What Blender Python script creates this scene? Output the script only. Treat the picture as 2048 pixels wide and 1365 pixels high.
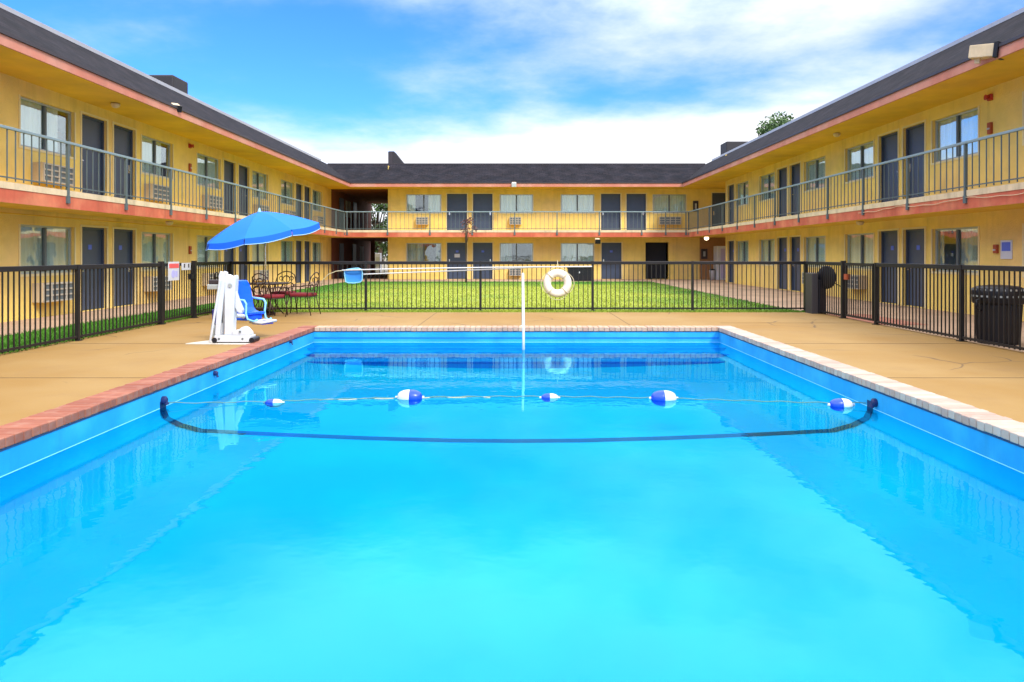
import bpy, bmesh, math, random
from mathutils import Vector, Matrix
random.seed(7)
R = math.radians
SC = bpy.context.scene
COL = SC.collection
for _o in list(bpy.data.objects): bpy.data.objects.remove(_o)

# ------------------------------------------------------------------ camera
FPX = 1465.0          # focal length in pixels of the 2048 px wide photograph
CH = 1.37             # eye height
cd = bpy.data.cameras.new('camera')
cam = bpy.data.objects.new('camera', cd); COL.objects.link(cam)
cam.location = (0, 0, CH); cam.rotation_euler = (R(90), 0, 0)
cd.sensor_width = 36; cd.lens = 36*FPX/2048
cd.shift_x = -9/2048; cd.shift_y = -172.5/2048
cd.clip_start = 0.05; cd.clip_end = 3000
SC.camera = cam

# ------------------------------------------------------------------ light
SUN_EL, SUN_AZ = 42, 146         # azimuth measured clockwise from +Y (sun behind the camera, to the right)
w = bpy.data.worlds.new('World'); SC.world = w; w.use_nodes = True
nt = w.node_tree; N = nt.nodes; L = nt.links
for n in list(N): N.remove(n)
def wn(t, **k):
    n = N.new(t)
    for a, b in k.items(): setattr(n, a, b)
    return n
sky = wn('ShaderNodeTexSky', sky_type='NISHITA'); sky.sun_disc = False
sky.sun_elevation = R(SUN_EL); sky.sun_rotation = R(SUN_AZ)
sky.air_density = 1.0; sky.dust_density = 0.2; sky.ozone_density = 3.0
tc = wn('ShaderNodeTexCoord'); sep = wn('ShaderNodeSeparateXYZ'); L.new(tc.outputs['Generated'], sep.inputs[0])
def wm(op, a, b=None, c=None):
    n = wn('ShaderNodeMath', operation=op)
    for i, v in enumerate((a, b, c)):
        if v is None: continue
        if isinstance(v, (int, float)): n.inputs[i].default_value = v
        else: L.new(v, n.inputs[i])
    return n.outputs[0]
zc = wm('MAXIMUM', sep.outputs[2], 0.0)
# clouds projected on a plane high above the place
den = wm('ADD', zc, 0.16)
cx = wm('DIVIDE', sep.outputs[0], den); cy = wm('DIVIDE', sep.outputs[1], den)
cmb = wn('ShaderNodeCombineXYZ'); L.new(cx, cmb.inputs[0]); L.new(cy, cmb.inputs[1])
def wnoise(scale, detail, off, rough=0.55, dist=0.0):
    mp = wn('ShaderNodeMapping'); L.new(cmb.outputs[0], mp.inputs[0]); mp.inputs['Location'].default_value = off
    no = wn('ShaderNodeTexNoise'); L.new(mp.outputs[0], no.inputs['Vector'])
    no.inputs['Scale'].default_value = scale; no.inputs['Detail'].default_value = detail
    no.inputs['Roughness'].default_value = rough; no.inputs['Distortion'].default_value = dist
    return no.outputs['Fac']
n1 = wnoise(1.15, 7, (5.4, 0.3, 0), 0.5, 0.15)
n2 = wnoise(3.2, 6, (8.0, 2.2, 4.0), 0.6)
# cover: full near the horizon, thinner higher up, more on the right
cov = wm('SUBTRACT', 1.95, wm('MULTIPLY', zc, 8.0))
cov = wm('ADD', cov, wm('MULTIPLY', sep.outputs[0], 0.75))
hi = wm('MULTIPLY', wm('SUBTRACT', zc, 0.31), 5.0)  # extra cloud cover added above the view for soft fill
thin = wm('MULTIPLY_ADD', sep.outputs[0], 0.36, 0.20)      # a thin veil, thicker to the right
cov = wm('MAXIMUM', wm('MAXIMUM', cov, thin), wm('MINIMUM', wm('MAXIMUM', hi, 0.0), 0.74))
m = wm('ADD', wm('ADD', cov, wm('MULTIPLY', wm('SUBTRACT', n1, 0.5), 1.35)), wm('MULTIPLY', wm('SUBTRACT', n2, 0.5), 0.5))
mr = wn('ShaderNodeMapRange', interpolation_type='SMOOTHERSTEP'); L.new(m, mr.inputs[0])
mr.inputs[1].default_value = -0.05; mr.inputs[2].default_value = 0.95
mask = wm('MULTIPLY', mr.outputs[0], 0.97)
tint = wn('ShaderNodeMix', data_type='RGBA', blend_type='MULTIPLY'); tint.inputs[0].default_value = 1
L.new(sky.outputs[0], tint.inputs[6]); tint.inputs[7].default_value = (0.38, 0.92, 1.75, 1)
mx = wn('ShaderNodeMix', data_type='RGBA'); L.new(mask, mx.inputs[0]); L.new(tint.outputs[2], mx.inputs[6])
cl = wn('ShaderNodeMapRange', interpolation_type='SMOOTHSTEP'); L.new(zc, cl.inputs[0])   # unseen high cloud, brightened for fill and pool reflection
cl.inputs[1].default_value = 0.25; cl.inputs[2].default_value = 0.45; cl.inputs[3].default_value = 8.4; cl.inputs[4].default_value = 18.0
cc = wn('ShaderNodeVectorMath', operation='SCALE'); cc.inputs[0].default_value = (1.0, 1.0, 1.03); L.new(cl.outputs[0], cc.inputs['Scale']); L.new(cc.outputs[0], mx.inputs[7])
bg = wn('ShaderNodeBackground'); L.new(mx.outputs[2], bg.inputs[0]); bg.inputs[1].default_value = 0.105
wo = wn('ShaderNodeOutputWorld'); L.new(bg.outputs[0], wo.inputs[0])

sd = bpy.data.lights.new('sun', 'SUN'); sd.energy = 2.2; sd.angle = R(9); sd.color = (1, 0.95, 0.87)
so = bpy.data.objects.new('sun', sd); COL.objects.link(so)
dirv = Vector((math.sin(R(SUN_AZ))*math.cos(R(SUN_EL)), math.cos(R(SUN_AZ))*math.cos(R(SUN_EL)), math.sin(R(SUN_EL))))
so.rotation_euler = dirv.to_track_quat('Z', 'Y').to_euler()
SC.view_settings.view_transform = 'Standard'; SC.view_settings.look = 'None'
SC.view_settings.exposure = 0.62; SC.view_settings.gamma = 1
SC.render.engine = 'CYCLES'
SC.cycles.max_bounces = 8; SC.cycles.diffuse_bounces = 4; SC.cycles.transparent_max_bounces = 16
SC.cycles.use_denoising = True

# ------------------------------------------------------------------ materials
def mat(name, col=(0.5, 0.5, 0.5), rough=0.6, metal=0.0, spec=0.5, var=0.0, vscale=3.0, bump=0.0, bscale=40.0, col2=None, c2scale=1.0, c2lo=0.45, c2hi=0.65, coat=0.0, stretch=None, streak=0.0):
    m = bpy.data.materials.new(name); m.use_nodes = True
    t = m.node_tree; n = t.nodes; l = t.links
    b = n['Principled BSDF']
    b.inputs['Roughness'].default_value = rough; b.inputs['Metallic'].default_value = metal
    b.inputs['Specular IOR Level'].default_value = spec; b.inputs['Coat Weight'].default_value = coat
    b.inputs['Base Color'].default_value = (*col, 1)
    tcn = n.new('ShaderNodeTexCoord'); src = tcn.outputs['Object']
    if stretch:
        mp = n.new('ShaderNodeMapping'); mp.inputs['Scale'].default_value = stretch; l.new(src, mp.inputs[0]); src = mp.outputs[0]
    cur = None
    if col2 is not None:
        no = n.new('ShaderNodeTexNoise'); l.new(src, no.inputs['Vector']); no.inputs['Scale'].default_value = c2scale; no.inputs['Detail'].default_value = 5
        r = n.new('ShaderNodeMapRange'); r.inputs[1].default_value = c2lo; r.inputs[2].default_value = c2hi; l.new(no.outputs['Fac'], r.inputs[0])
        mixn = n.new('ShaderNodeMix'); mixn.data_type = 'RGBA'; l.new(r.outputs[0], mixn.inputs[0])
        mixn.inputs[6].default_value = (*col, 1); mixn.inputs[7].default_value = (*col2, 1); cur = mixn.outputs[2]
    if var > 0:
        no = n.new('ShaderNodeTexNoise'); l.new(src, no.inputs['Vector']); no.inputs['Scale'].default_value = vscale; no.inputs['Detail'].default_value = 6; no.inputs['Roughness'].default_value = 0.65
        r = n.new('ShaderNodeMapRange'); r.inputs[1].default_value = 0.3; r.inputs[2].default_value = 0.7; r.inputs[3].default_value = 1-var; r.inputs[4].default_value = 1+var; l.new(no.outputs['Fac'], r.inputs[0])
        mul = n.new('ShaderNodeVectorMath'); mul.operation = 'SCALE'
        if cur is None: mul.inputs[0].default_value = col
        else: l.new(cur, mul.inputs[0])
        l.new(r.outputs[0], mul.inputs['Scale']); cur = mul.outputs[0]
    if streak > 0:
        mp = n.new('ShaderNodeMapping'); mp.inputs['Scale'].default_value = (1, 1, 0.07); l.new(src, mp.inputs[0])
        no = n.new('ShaderNodeTexNoise'); l.new(mp.outputs[0], no.inputs['Vector']); no.inputs['Scale'].default_value = 2.6; no.inputs['Detail'].default_value = 7; no.inputs['Roughness'].default_value = 0.7
        r = n.new('ShaderNodeMapRange'); r.inputs[1].default_value = 0.52; r.inputs[2].default_value = 0.75; r.inputs[3].default_value = 1; r.inputs[4].default_value = 1-streak; l.new(no.outputs['Fac'], r.inputs[0])
        mul = n.new('ShaderNodeVectorMath'); mul.operation = 'SCALE'; l.new(cur, mul.inputs[0]); l.new(r.outputs[0], mul.inputs['Scale']); cur = mul.outputs[0]
    if cur is not None: l.new(cur, b.inputs['Base Color'])
    if bump > 0:
        no = n.new('ShaderNodeTexNoise'); l.new(src, no.inputs['Vector']); no.inputs['Scale'].default_value = bscale; no.inputs['Detail'].default_value = 4
        bp = n.new('ShaderNodeBump'); bp.inputs['Strength'].default_value = bump; bp.inputs['Distance'].default_value = 0.02
        l.new(no.outputs['Fac'], bp.inputs['Height']); l.new(bp.outputs[0], b.inputs['Normal'])
    return m

M = {}
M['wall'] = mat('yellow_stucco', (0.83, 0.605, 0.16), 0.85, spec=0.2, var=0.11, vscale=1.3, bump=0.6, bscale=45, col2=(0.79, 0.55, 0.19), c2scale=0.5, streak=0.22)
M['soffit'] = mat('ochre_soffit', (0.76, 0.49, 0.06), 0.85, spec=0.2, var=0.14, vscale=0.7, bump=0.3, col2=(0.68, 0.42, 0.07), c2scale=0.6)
M['trim'] = mat('salmon_trim', (0.52, 0.19, 0.13), 0.7, spec=0.3, var=0.12, vscale=2.5, col2=(0.56, 0.26, 0.19), c2scale=0.8)
M['fascia_red'] = mat('faded_red_paint', (0.52, 0.115, 0.06), 0.7, spec=0.3, var=0.14, vscale=2.0, col2=(0.62, 0.20, 0.10), c2scale=1.2, streak=0.3)
M['cream'] = mat('cream_edge', (0.66, 0.52, 0.33), 0.8, spec=0.2, var=0.15, vscale=3, streak=0.35)
M['drip'] = mat('dark_drip_edge', (0.03, 0.022, 0.025), 0.5)
M['ridge'] = mat('pale_metal_edge', (0.38, 0.38, 0.41), 0.4, metal=0.2, var=0.06)
M['door'] = mat('blue_grey_door_paint', (0.045, 0.066, 0.115), 0.42, spec=0.5, var=0.12, vscale=1.3)
M['jamb'] = mat('cream_door_frame', (0.74, 0.60, 0.30), 0.7, var=0.05)
M['dark'] = mat('dark_interior', (0.02, 0.02, 0.025), 0.8)
M['alu'] = mat('pale_aluminium', (0.42, 0.45, 0.44), 0.4, metal=0.4)
M['alud'] = mat('dark_bronze_mullion', (0.10, 0.12, 0.13), 0.5)  # plain dark bronze grey, also on coils and bolts
M['white'] = mat('white_paint', (0.56, 0.58, 0.62), 0.5, var=0.05)
M['rail'] = mat('grey_blue_rail_paint', (0.20, 0.27, 0.29), 0.45, var=0.10, vscale=4)
M['raild'] = mat('dark_rail_paint', (0.085, 0.115, 0.12), 0.5, var=0.1, vscale=4)
M['fence'] = mat('black_fence_paint', (0.013, 0.012, 0.013), 0.45, spec=0.35, var=0.2, vscale=5)
M['acbox'] = mat('beige_ac_sleeve', (0.50, 0.40, 0.27), 0.6, var=0.08)
M['acgrille'] = mat('pale_ac_grille', (0.44, 0.39, 0.31), 0.5)
M['black'] = mat('black_plastic', (0.009, 0.009, 0.013), 0.45, spec=0.35, bump=0.1)
M['red'] = mat('alarm_red', (0.42, 0.03, 0.02), 0.45)
M['blue'] = mat('lift_seat_blue', (0.006, 0.11, 0.92), 0.4, spec=0.4)
M['skyblue'] = mat('pale_blue_plastic', (0.22, 0.55, 0.80), 0.4)
M['floatblue'] = mat('float_blue', (0.01, 0.06, 0.62), 0.3)
M['navy'] = mat('navy_plastic', (0.03, 0.03, 0.22), 0.5)
M['cushion'] = mat('dark_red_cushion', (0.20, 0.012, 0.02), 0.85, var=0.15)
M['bronze'] = mat('bronze_iron', (0.05, 0.028, 0.022), 0.5, metal=0.5)
M['steel'] = mat('stainless_steel', (0.75, 0.76, 0.78), 0.25, metal=0.85)
M['ring'] = mat('life_ring_white', (0.76, 0.71, 0.64), 0.6, var=0.08, vscale=6)
M['rope'] = mat('white_rope', (0.55, 0.50, 0.34), 0.9)
M['ropeg'] = mat('weathered_float_rope', (0.10, 0.24, 0.22), 0.9)
M['line'] = mat('dark_blue_line_tile', (0.005, 0.012, 0.09), 0.5)
M['steptile'] = mat('blue_step_tile', (0.0, 0.17, 0.66), 0.5)
M['steppl'] = mat('deep_blue_step_plaster', (0.0, 0.36, 0.82), 0.8, spec=0.1, var=0.05)
M['scum'] = mat('pale_waterline_edge', (0.30, 0.75, 0.95), 0.6)
M['concrete'] = mat('walkway_concrete', (0.44, 0.30, 0.20), 0.85, spec=0.2, var=0.15, vscale=1.2, bump=0.2, col2=(0.34, 0.24, 0.16), c2scale=0.5)
M['walkred'] = mat('red_painted_walk', (0.42, 0.17, 0.11), 0.8, var=0.15)
M['ground'] = mat('far_ground', (0.20, 0.17, 0.11), 0.9, var=0.2, vscale=0.2)
M['passage'] = mat('maroon_brown_paint', (0.20, 0.065, 0.04), 0.8, var=0.15)
M['umbv'] = mat('blue_umbrella_valance', (0.01, 0.12, 0.78), 0.75, spec=0.2)
M['umb'] = mat('blue_umbrella_fabric', (0.015, 0.175, 0.76), 0.75, spec=0.2, var=0.05, vscale=2)
M['umbpipe'] = mat('pale_piping', (0.35, 0.60, 0.90), 0.8)
M['trunk'] = mat('bark', (0.09, 0.06, 0.04), 0.9, bump=0.6, bscale=14)
M['leaf'] = mat('tree_leaf', (0.05, 0.11, 0.025), 0.6, col2=(0.09, 0.17, 0.04), c2scale=0.8)
M['leafp'] = mat('purple_leaf', (0.10, 0.035, 0.04), 0.7, col2=(0.16, 0.06, 0.04), c2scale=3)
M['bluesign'] = mat('sign_blue', (0.08, 0.14, 0.60), 0.5)
M['lilac'] = mat('sign_lilac', (0.42, 0.42, 0.75), 0.5)
M['pinkred'] = mat('sign_red', (0.70, 0.10, 0.10), 0.5)
M['vend'] = mat('lavender_panel', (0.42, 0.38, 0.55), 0.5)
M['rooftar'] = mat('roof_gravel', (0.10, 0.10, 0.10), 0.9, var=0.2)
M['roofbox'] = mat('dark_screen_paint', (0.02, 0.018, 0.022), 0.7)
M['netblue'] = mat('net_blue', (0.03, 0.24, 0.72), 0.8)
M['orange'] = mat('rusty_orange', (0.35, 0.07, 0.02), 0.7)

def glass_mat():
    m = bpy.data.materials.new('window_glass'); m.use_nodes = True
    t = m.node_tree; n = t.nodes; l = t.links; n.remove(n['Principled BSDF'])
    tr = n.new('ShaderNodeBsdfTransparent'); tr.inputs[0].default_value = (0.94, 1.0, 0.98, 1)
    g = n.new('ShaderNodeBsdfGlossy'); g.inputs['Roughness'].default_value = 0.02; g.inputs[0].default_value = (0.9, 0.95, 1, 1)
    lw = n.new('ShaderNodeLayerWeight'); lw.inputs['Blend'].default_value = 0.45
    r = n.new('ShaderNodeMapRange'); r.inputs[3].default_value = 0.10; r.inputs[4].default_value = 0.42; l.new(lw.outputs['Fresnel'], r.inputs[0])
    tcn = n.new('ShaderNodeTexCoord'); no = n.new('ShaderNodeTexNoise'); no.inputs['Scale'].default_value = 1.3; l.new(tcn.outputs['Object'], no.inputs[0])
    bp = n.new('ShaderNodeBump'); bp.inputs['Strength'].default_value = 0.04; bp.inputs['Distance'].default_value = 0.1; l.new(no.outputs['Fac'], bp.inputs['Height']); l.new(bp.outputs[0], g.inputs['Normal'])
    mx = n.new('ShaderNodeMixShader'); l.new(r.outputs[0], mx.inputs[0]); l.new(tr.outputs[0], mx.inputs[1]); l.new(g.outputs[0], mx.inputs[2])
    l.new(mx.outputs[0], n['Material Output'].inputs[0]); return m
M['glass'] = glass_mat()

def curtain_mat(name, c1, c2):
    m = bpy.data.materials.new(name); m.use_nodes = True
    t = m.node_tree; n = t.nodes; l = t.links; b = n['Principled BSDF']; b.inputs['Roughness'].default_value = 0.9
    tcn = n.new('ShaderNodeTexCoord'); mp = n.new('ShaderNodeMapping'); mp.inputs['Scale'].default_value = (1, 1, 0.03); l.new(tcn.outputs['Object'], mp.inputs[0])
    no = n.new('ShaderNodeTexNoise'); no.inputs['Scale'].default_value = 5; l.new(mp.outputs[0], no.inputs[0])
    r = n.new('ShaderNodeMapRange'); r.inputs[1].default_value = 0.35; r.inputs[2].default_value = 0.65; l.new(no.outputs['Fac'], r.inputs[0])
    mx = n.new('ShaderNodeMix'); mx.data_type = 'RGBA'; l.new(r.outputs[0], mx.inputs[0]); mx.inputs[6].default_value = (*c1, 1); mx.inputs[7].default_value = (*c2, 1)
    l.new(mx.outputs[2], b.inputs['Base Color']); return m
M['curtain'] = curtain_mat('pale_curtain', (0.62, 0.66, 0.60), (0.86, 0.86, 0.80))
M['curtaind'] = curtain_mat('grey_curtain', (0.30, 0.33, 0.34), (0.60, 0.66, 0.68))

def shingle_mat():
    m = bpy.data.materials.new('dark_shingles'); m.use_nodes = True
    t = m.node_tree; n = t.nodes; l = t.links; b = n['Principled BSDF']; b.inputs['Roughness'].default_value = 0.9; b.inputs['Specular IOR Level'].default_value = 0.12
    uv = n.new('ShaderNodeUVMap')
    br = n.new('ShaderNodeTexBrick'); l.new(uv.outputs[0], br.inputs[0]); br.inputs['Scale'].default_value = 1
    br.inputs['Color1'].default_value = (0.011, 0.012, 0.018, 1); br.inputs['Color2'].default_value = (0.022, 0.019, 0.025, 1); br.inputs['Mortar'].default_value = (0.008, 0.008, 0.010, 1)
    br.inputs['Brick Width'].default_value = 0.32; br.inputs['Row Height'].default_value = 0.16; br.inputs['Mortar Size'].default_value = 0.008; br.inputs['Bias'].default_value = 0.0
    no = n.new('ShaderNodeTexNoise'); l.new(uv.outputs[0], no.inputs[0]); no.inputs['Scale'].default_value = 1.5; no.inputs['Detail'].default_value = 8
    r = n.new('ShaderNodeMapRange'); r.inputs[1].default_value = 0.3; r.inputs[2].default_value = 0.7; r.inputs[3].default_value = 0.7; r.inputs[4].default_value = 1.35; l.new(no.outputs['Fac'], r.inputs[0])
    v = n.new('ShaderNodeVectorMath'); v.operation = 'SCALE'; l.new(br.outputs[0], v.inputs[0]); l.new(r.outputs[0], v.inputs['Scale']); l.new(v.outputs[0], b.inputs['Base Color'])
    bp = n.new('ShaderNodeBump'); bp.inputs['Strength'].default_value = 0.6; bp.inputs['Distance'].default_value = 0.02; l.new(br.outputs['Fac'], bp.inputs['Height']); bp.invert = True; l.new(bp.outputs[0], b.inputs['Normal'])
    return m
M['shingle'] = shingle_mat()

def deck_mat():
    m = bpy.data.materials.new('tan_pool_deck'); m.use_nodes = True
    t = m.node_tree; n = t.nodes; l = t.links; b = n['Principled BSDF']; b.inputs['Roughness'].default_value = 0.75; b.inputs['Specular IOR Level'].default_value = 0.3
    tcn = n.new('ShaderNodeTexCoord'); src = tcn.outputs['Object']
    def noise(s, d, rgh=0.6):
        q = n.new('ShaderNodeTexNoise'); l.new(src, q.inputs[0]); q.inputs['Scale'].default_value = s; q.inputs['Detail'].default_value = d; q.inputs['Roughness'].default_value = rgh; return q.outputs['Fac']
    def mr(x, a, c, o0=0, o1=1):
        q = n.new('ShaderNodeMapRange'); l.new(x, q.inputs[0]); q.inputs[1].default_value = a; q.inputs[2].default_value = c; q.inputs[3].default_value = o0; q.inputs[4].default_value = o1; return q.outputs[0]
    def mix(f, a, c):
        q = n.new('ShaderNodeMix'); q.data_type = 'RGBA'; l.new(f, q.inputs[0])
        for i, v in ((6, a), (7, c)):
            if isinstance(v, tuple): q.inputs[i].default_value = (*v, 1)
            else: l.new(v, q.inputs[i])
        return q.outputs[2]
    c = mix(mr(noise(0.35, 4), 0.4, 0.62), (0.285, 0.162, 0.042), (0.325, 0.205, 0.072))
    c = mix(mr(noise(1.1, 9, 0.75), 0.5, 0.75, 0, 0.5), c, (0.24, 0.14, 0.055))
    c = mix(mr(noise(28, 3), 0.55, 0.75, 0, 0.22), c, (0.20, 0.13, 0.07))
    # wandering cracks, some filled
    vor = n.new('ShaderNodeTexVoronoi'); vor.feature = 'DISTANCE_TO_EDGE'; vor.inputs['Scale'].default_value = 0.33
    ns = n.new('ShaderNodeTexNoise'); ns.inputs['Scale'].default_value = 1.2; l.new(src, ns.inputs[0])
    va = n.new('ShaderNodeVectorMath'); va.operation = 'MULTIPLY_ADD'; l.new(ns.outputs['Color'], va.inputs[0]); va.inputs[1].default_value = (0.5, 0.5, 0); l.new(src, va.inputs[2]); l.new(va.outputs[0], vor.inputs['Vector'])
    cr = mr(vor.outputs['Distance'], 0.0, 0.006, 1, 0)
    gate = mr(noise(0.5, 2), 0.52, 0.6)
    mu = n.new('ShaderNodeMath'); mu.operation = 'MULTIPLY'; l.new(cr, mu.inputs[0]); l.new(gate, mu.inputs[1])
    c = mix(mu.outputs[0], c, (0.12, 0.075, 0.04))
    l.new(c, b.inputs['Base Color'])
    bp = n.new('ShaderNodeBump'); bp.inputs['Strength'].default_value = 0.25; bp.inputs['Distance'].default_value = 0.01; l.new(noise(45, 4), bp.inputs['Height']); l.new(bp.outputs[0], b.inputs['Normal'])
    return m
M['deck'] = deck_mat()

def brick_mat(name, c1, c2, mortar):
    m = bpy.data.materials.new(name); m.use_nodes = True
    t = m.node_tree; n = t.nodes; l = t.links; b = n['Principled BSDF']; b.inputs['Roughness'].default_value = 0.6; b.inputs['Specular IOR Level'].default_value = 0.4
    at = n.new('ShaderNodeAttribute'); at.attribute_name = 'tone'
    mx = n.new('ShaderNodeMix'); mx.data_type = 'RGBA'; l.new(at.outputs['Fac'], mx.inputs[0]); mx.inputs[6].default_value = (*c1, 1); mx.inputs[7].default_value = (*c2, 1)
    tcn = n.new('ShaderNodeTexCoord'); no = n.new('ShaderNodeTexNoise'); l.new(tcn.outputs['Object'], no.inputs[0]); no.inputs['Scale'].default_value = 9; no.inputs['Detail'].default_value = 6
    r = n.new('ShaderNodeMapRange'); r.inputs[1].default_value = 0.5; r.inputs[2].default_value = 0.8; r.inputs[3].default_value = 0; r.inputs[4].default_value = 0.6; l.new(no.outputs['Fac'], r.inputs[0])
    m2 = n.new('ShaderNodeMix'); m2.data_type = 'RGBA'; l.new(r.outputs[0], m2.inputs[0]); l.new(mx.outputs[2], m2.inputs[6]); m2.inputs[7].default_value = (*mortar, 1)
    l.new(m2.outputs[2], b.inputs['Base Color']); return m
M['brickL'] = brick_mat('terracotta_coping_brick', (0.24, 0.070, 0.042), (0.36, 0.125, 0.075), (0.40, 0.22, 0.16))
M['brickR'] = brick_mat('glare_pale_coping_brick', (0.40, 0.27, 0.22), (0.51, 0.41, 0.34), (0.52, 0.47, 0.42))  # glancing glare on the right bricks, put into a paler colour
M['brickF'] = brick_mat('pinkish_coping_brick', (0.44, 0.26, 0.18), (0.50, 0.34, 0.23), (0.54, 0.42, 0.30))

def plaster_mat():
    m = mat('blue_pool_plaster', (0.0, 0.52, 0.84), 0.8, spec=0.1, var=0.05, vscale=0.6, col2=(0.0, 0.63, 0.86), c2scale=0.35)
    return m
M['plaster'] = plaster_mat()

def water_mat():
    m = bpy.data.materials.new('pool_water'); m.use_nodes = True
    t = m.node_tree; n = t.nodes; l = t.links; n.remove(n['Principled BSDF'])
    tr = n.new('ShaderNodeBsdfTransparent'); tr.inputs[0].default_value = (0.45, 0.93, 1.0, 1)
    g = n.new('ShaderNodeBsdfGlossy'); g.inputs['Roughness'].default_value = 0.0; g.inputs[0].default_value = (0.32, 1, 1, 1)
    tcn = n.new('ShaderNodeTexCoord')
    def no(s, d, sc=(1, 1, 1)):
        mp = n.new('ShaderNodeMapping'); mp.inputs['Scale'].default_value = sc; l.new(tcn.outputs['Object'], mp.inputs[0])
        q = n.new('ShaderNodeTexNoise'); l.new(mp.outputs[0], q.inputs[0]); q.inputs['Scale'].default_value = s; q.inputs['Detail'].default_value = d; return q.outputs['Fac']
    a = n.new('ShaderNodeMath'); a.operation = 'MULTIPLY_ADD'; l.new(no(0.9, 2), a.inputs[0]); a.inputs[1].default_value = 3.0; l.new(no(6.0, 2), a.inputs[2]); 
    bp = n.new('ShaderNodeBump'); bp.inputs['Strength'].default_value = 0.10; bp.inputs['Distance'].default_value = 0.008; l.new(a.outputs[0], bp.inputs['Height'])
    l.new(bp.outputs[0], g.inputs['Normal'])
    f = n.new('ShaderNodeFresnel'); f.inputs[0].default_value = 1.45; l.new(bp.outputs[0], f.inputs['Normal'])
    mx = n.new('ShaderNodeMixShader'); l.new(f.outputs[0], mx.inputs[0]); l.new(tr.outputs[0], mx.inputs[1]); l.new(g.outputs[0], mx.inputs[2])
    l.new(mx.outputs[0], n['Material Output'].inputs[0]); return m
M['water'] = water_mat()

def grass_mat(name, blades=False):
    m = bpy.data.materials.new(name); m.use_nodes = True
    t = m.node_tree; n = t.nodes; l = t.links; b = n['Principled BSDF']; b.inputs['Roughness'].default_value = 0.8; b.inputs['Specular IOR Level'].default_value = 0.2
    tcn = n.new('ShaderNodeTexCoord'); sp = n.new('ShaderNodeSeparateXYZ'); l.new(tcn.outputs['Object'], sp.inputs[0])
    q = n.new('ShaderNodeTexNoise'); l.new(tcn.outputs['Object'], q.inputs[0]); q.inputs['Scale'].default_value = 0.35; q.inputs['Detail'].default_value = 5
    q2 = n.new('ShaderNodeTexNoise'); l.new(tcn.outputs['Object'], q2.inputs[0]); q2.inputs['Scale'].default_value = 9; q2.inputs['Detail'].default_value = 6
    # worn, drier grass in the middle of the court, greener along the walks
    def mth(op, a, bb=None):
        z = n.new('ShaderNodeMath'); z.operation = op
        for i, v in enumerate((a, bb)):
            if v is None: continue
            if isinstance(v, (int, float)): z.inputs[i].default_value = v
            else: l.new(v, z.inputs[i])
        return z.outputs[0]
    dx = mth('ABSOLUTE', mth('SUBTRACT', sp.outputs[0], -0.3)); ex = mth('DIVIDE', dx, 7.4)
    ey = mth('ABSOLUTE', mth('DIVIDE', mth('SUBTRACT', sp.outputs[1], 25.0), 11.5))
    e = mth('MAXIMUM', mth('POWER', ex, 3.0), mth('POWER', ey, 2.5))
    f = mth('ADD', mth('SUBTRACT', 1.05, e), mth('MULTIPLY', mth('SUBTRACT', q.outputs['Fac'], 0.5), 1.6))
    r = n.new('ShaderNodeMapRange'); l.new(f, r.inputs[0]); r.inputs[1].default_value = 0.1; r.inputs[2].default_value = 0.95
    mx = n.new('ShaderNodeMix'); mx.data_type = 'RGBA'; l.new(r.outputs[0], mx.inputs[0]); mx.inputs[6].default_value = (0.065, 0.19, 0.018, 1); mx.inputs[7].default_value = (0.29, 0.34, 0.04, 1)
    r2 = n.new('ShaderNodeMapRange'); l.new(q2.outputs['Fac'], r2.inputs[0]); r2.inputs[1].default_value = 0.35; r2.inputs[2].default_value = 0.65; r2.inputs[3].default_value = 0.8; r2.inputs[4].default_value = 1.18
    v = n.new('ShaderNodeVectorMath'); v.operation = 'SCALE'; l.new(mx.outputs[2], v.inputs[0]); l.new(r2.outputs[0], v.inputs['Scale']); l.new(v.outputs[0], b.inputs['Base Color'])
    return m
M['grass'] = grass_mat('lawn_grass')

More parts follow.
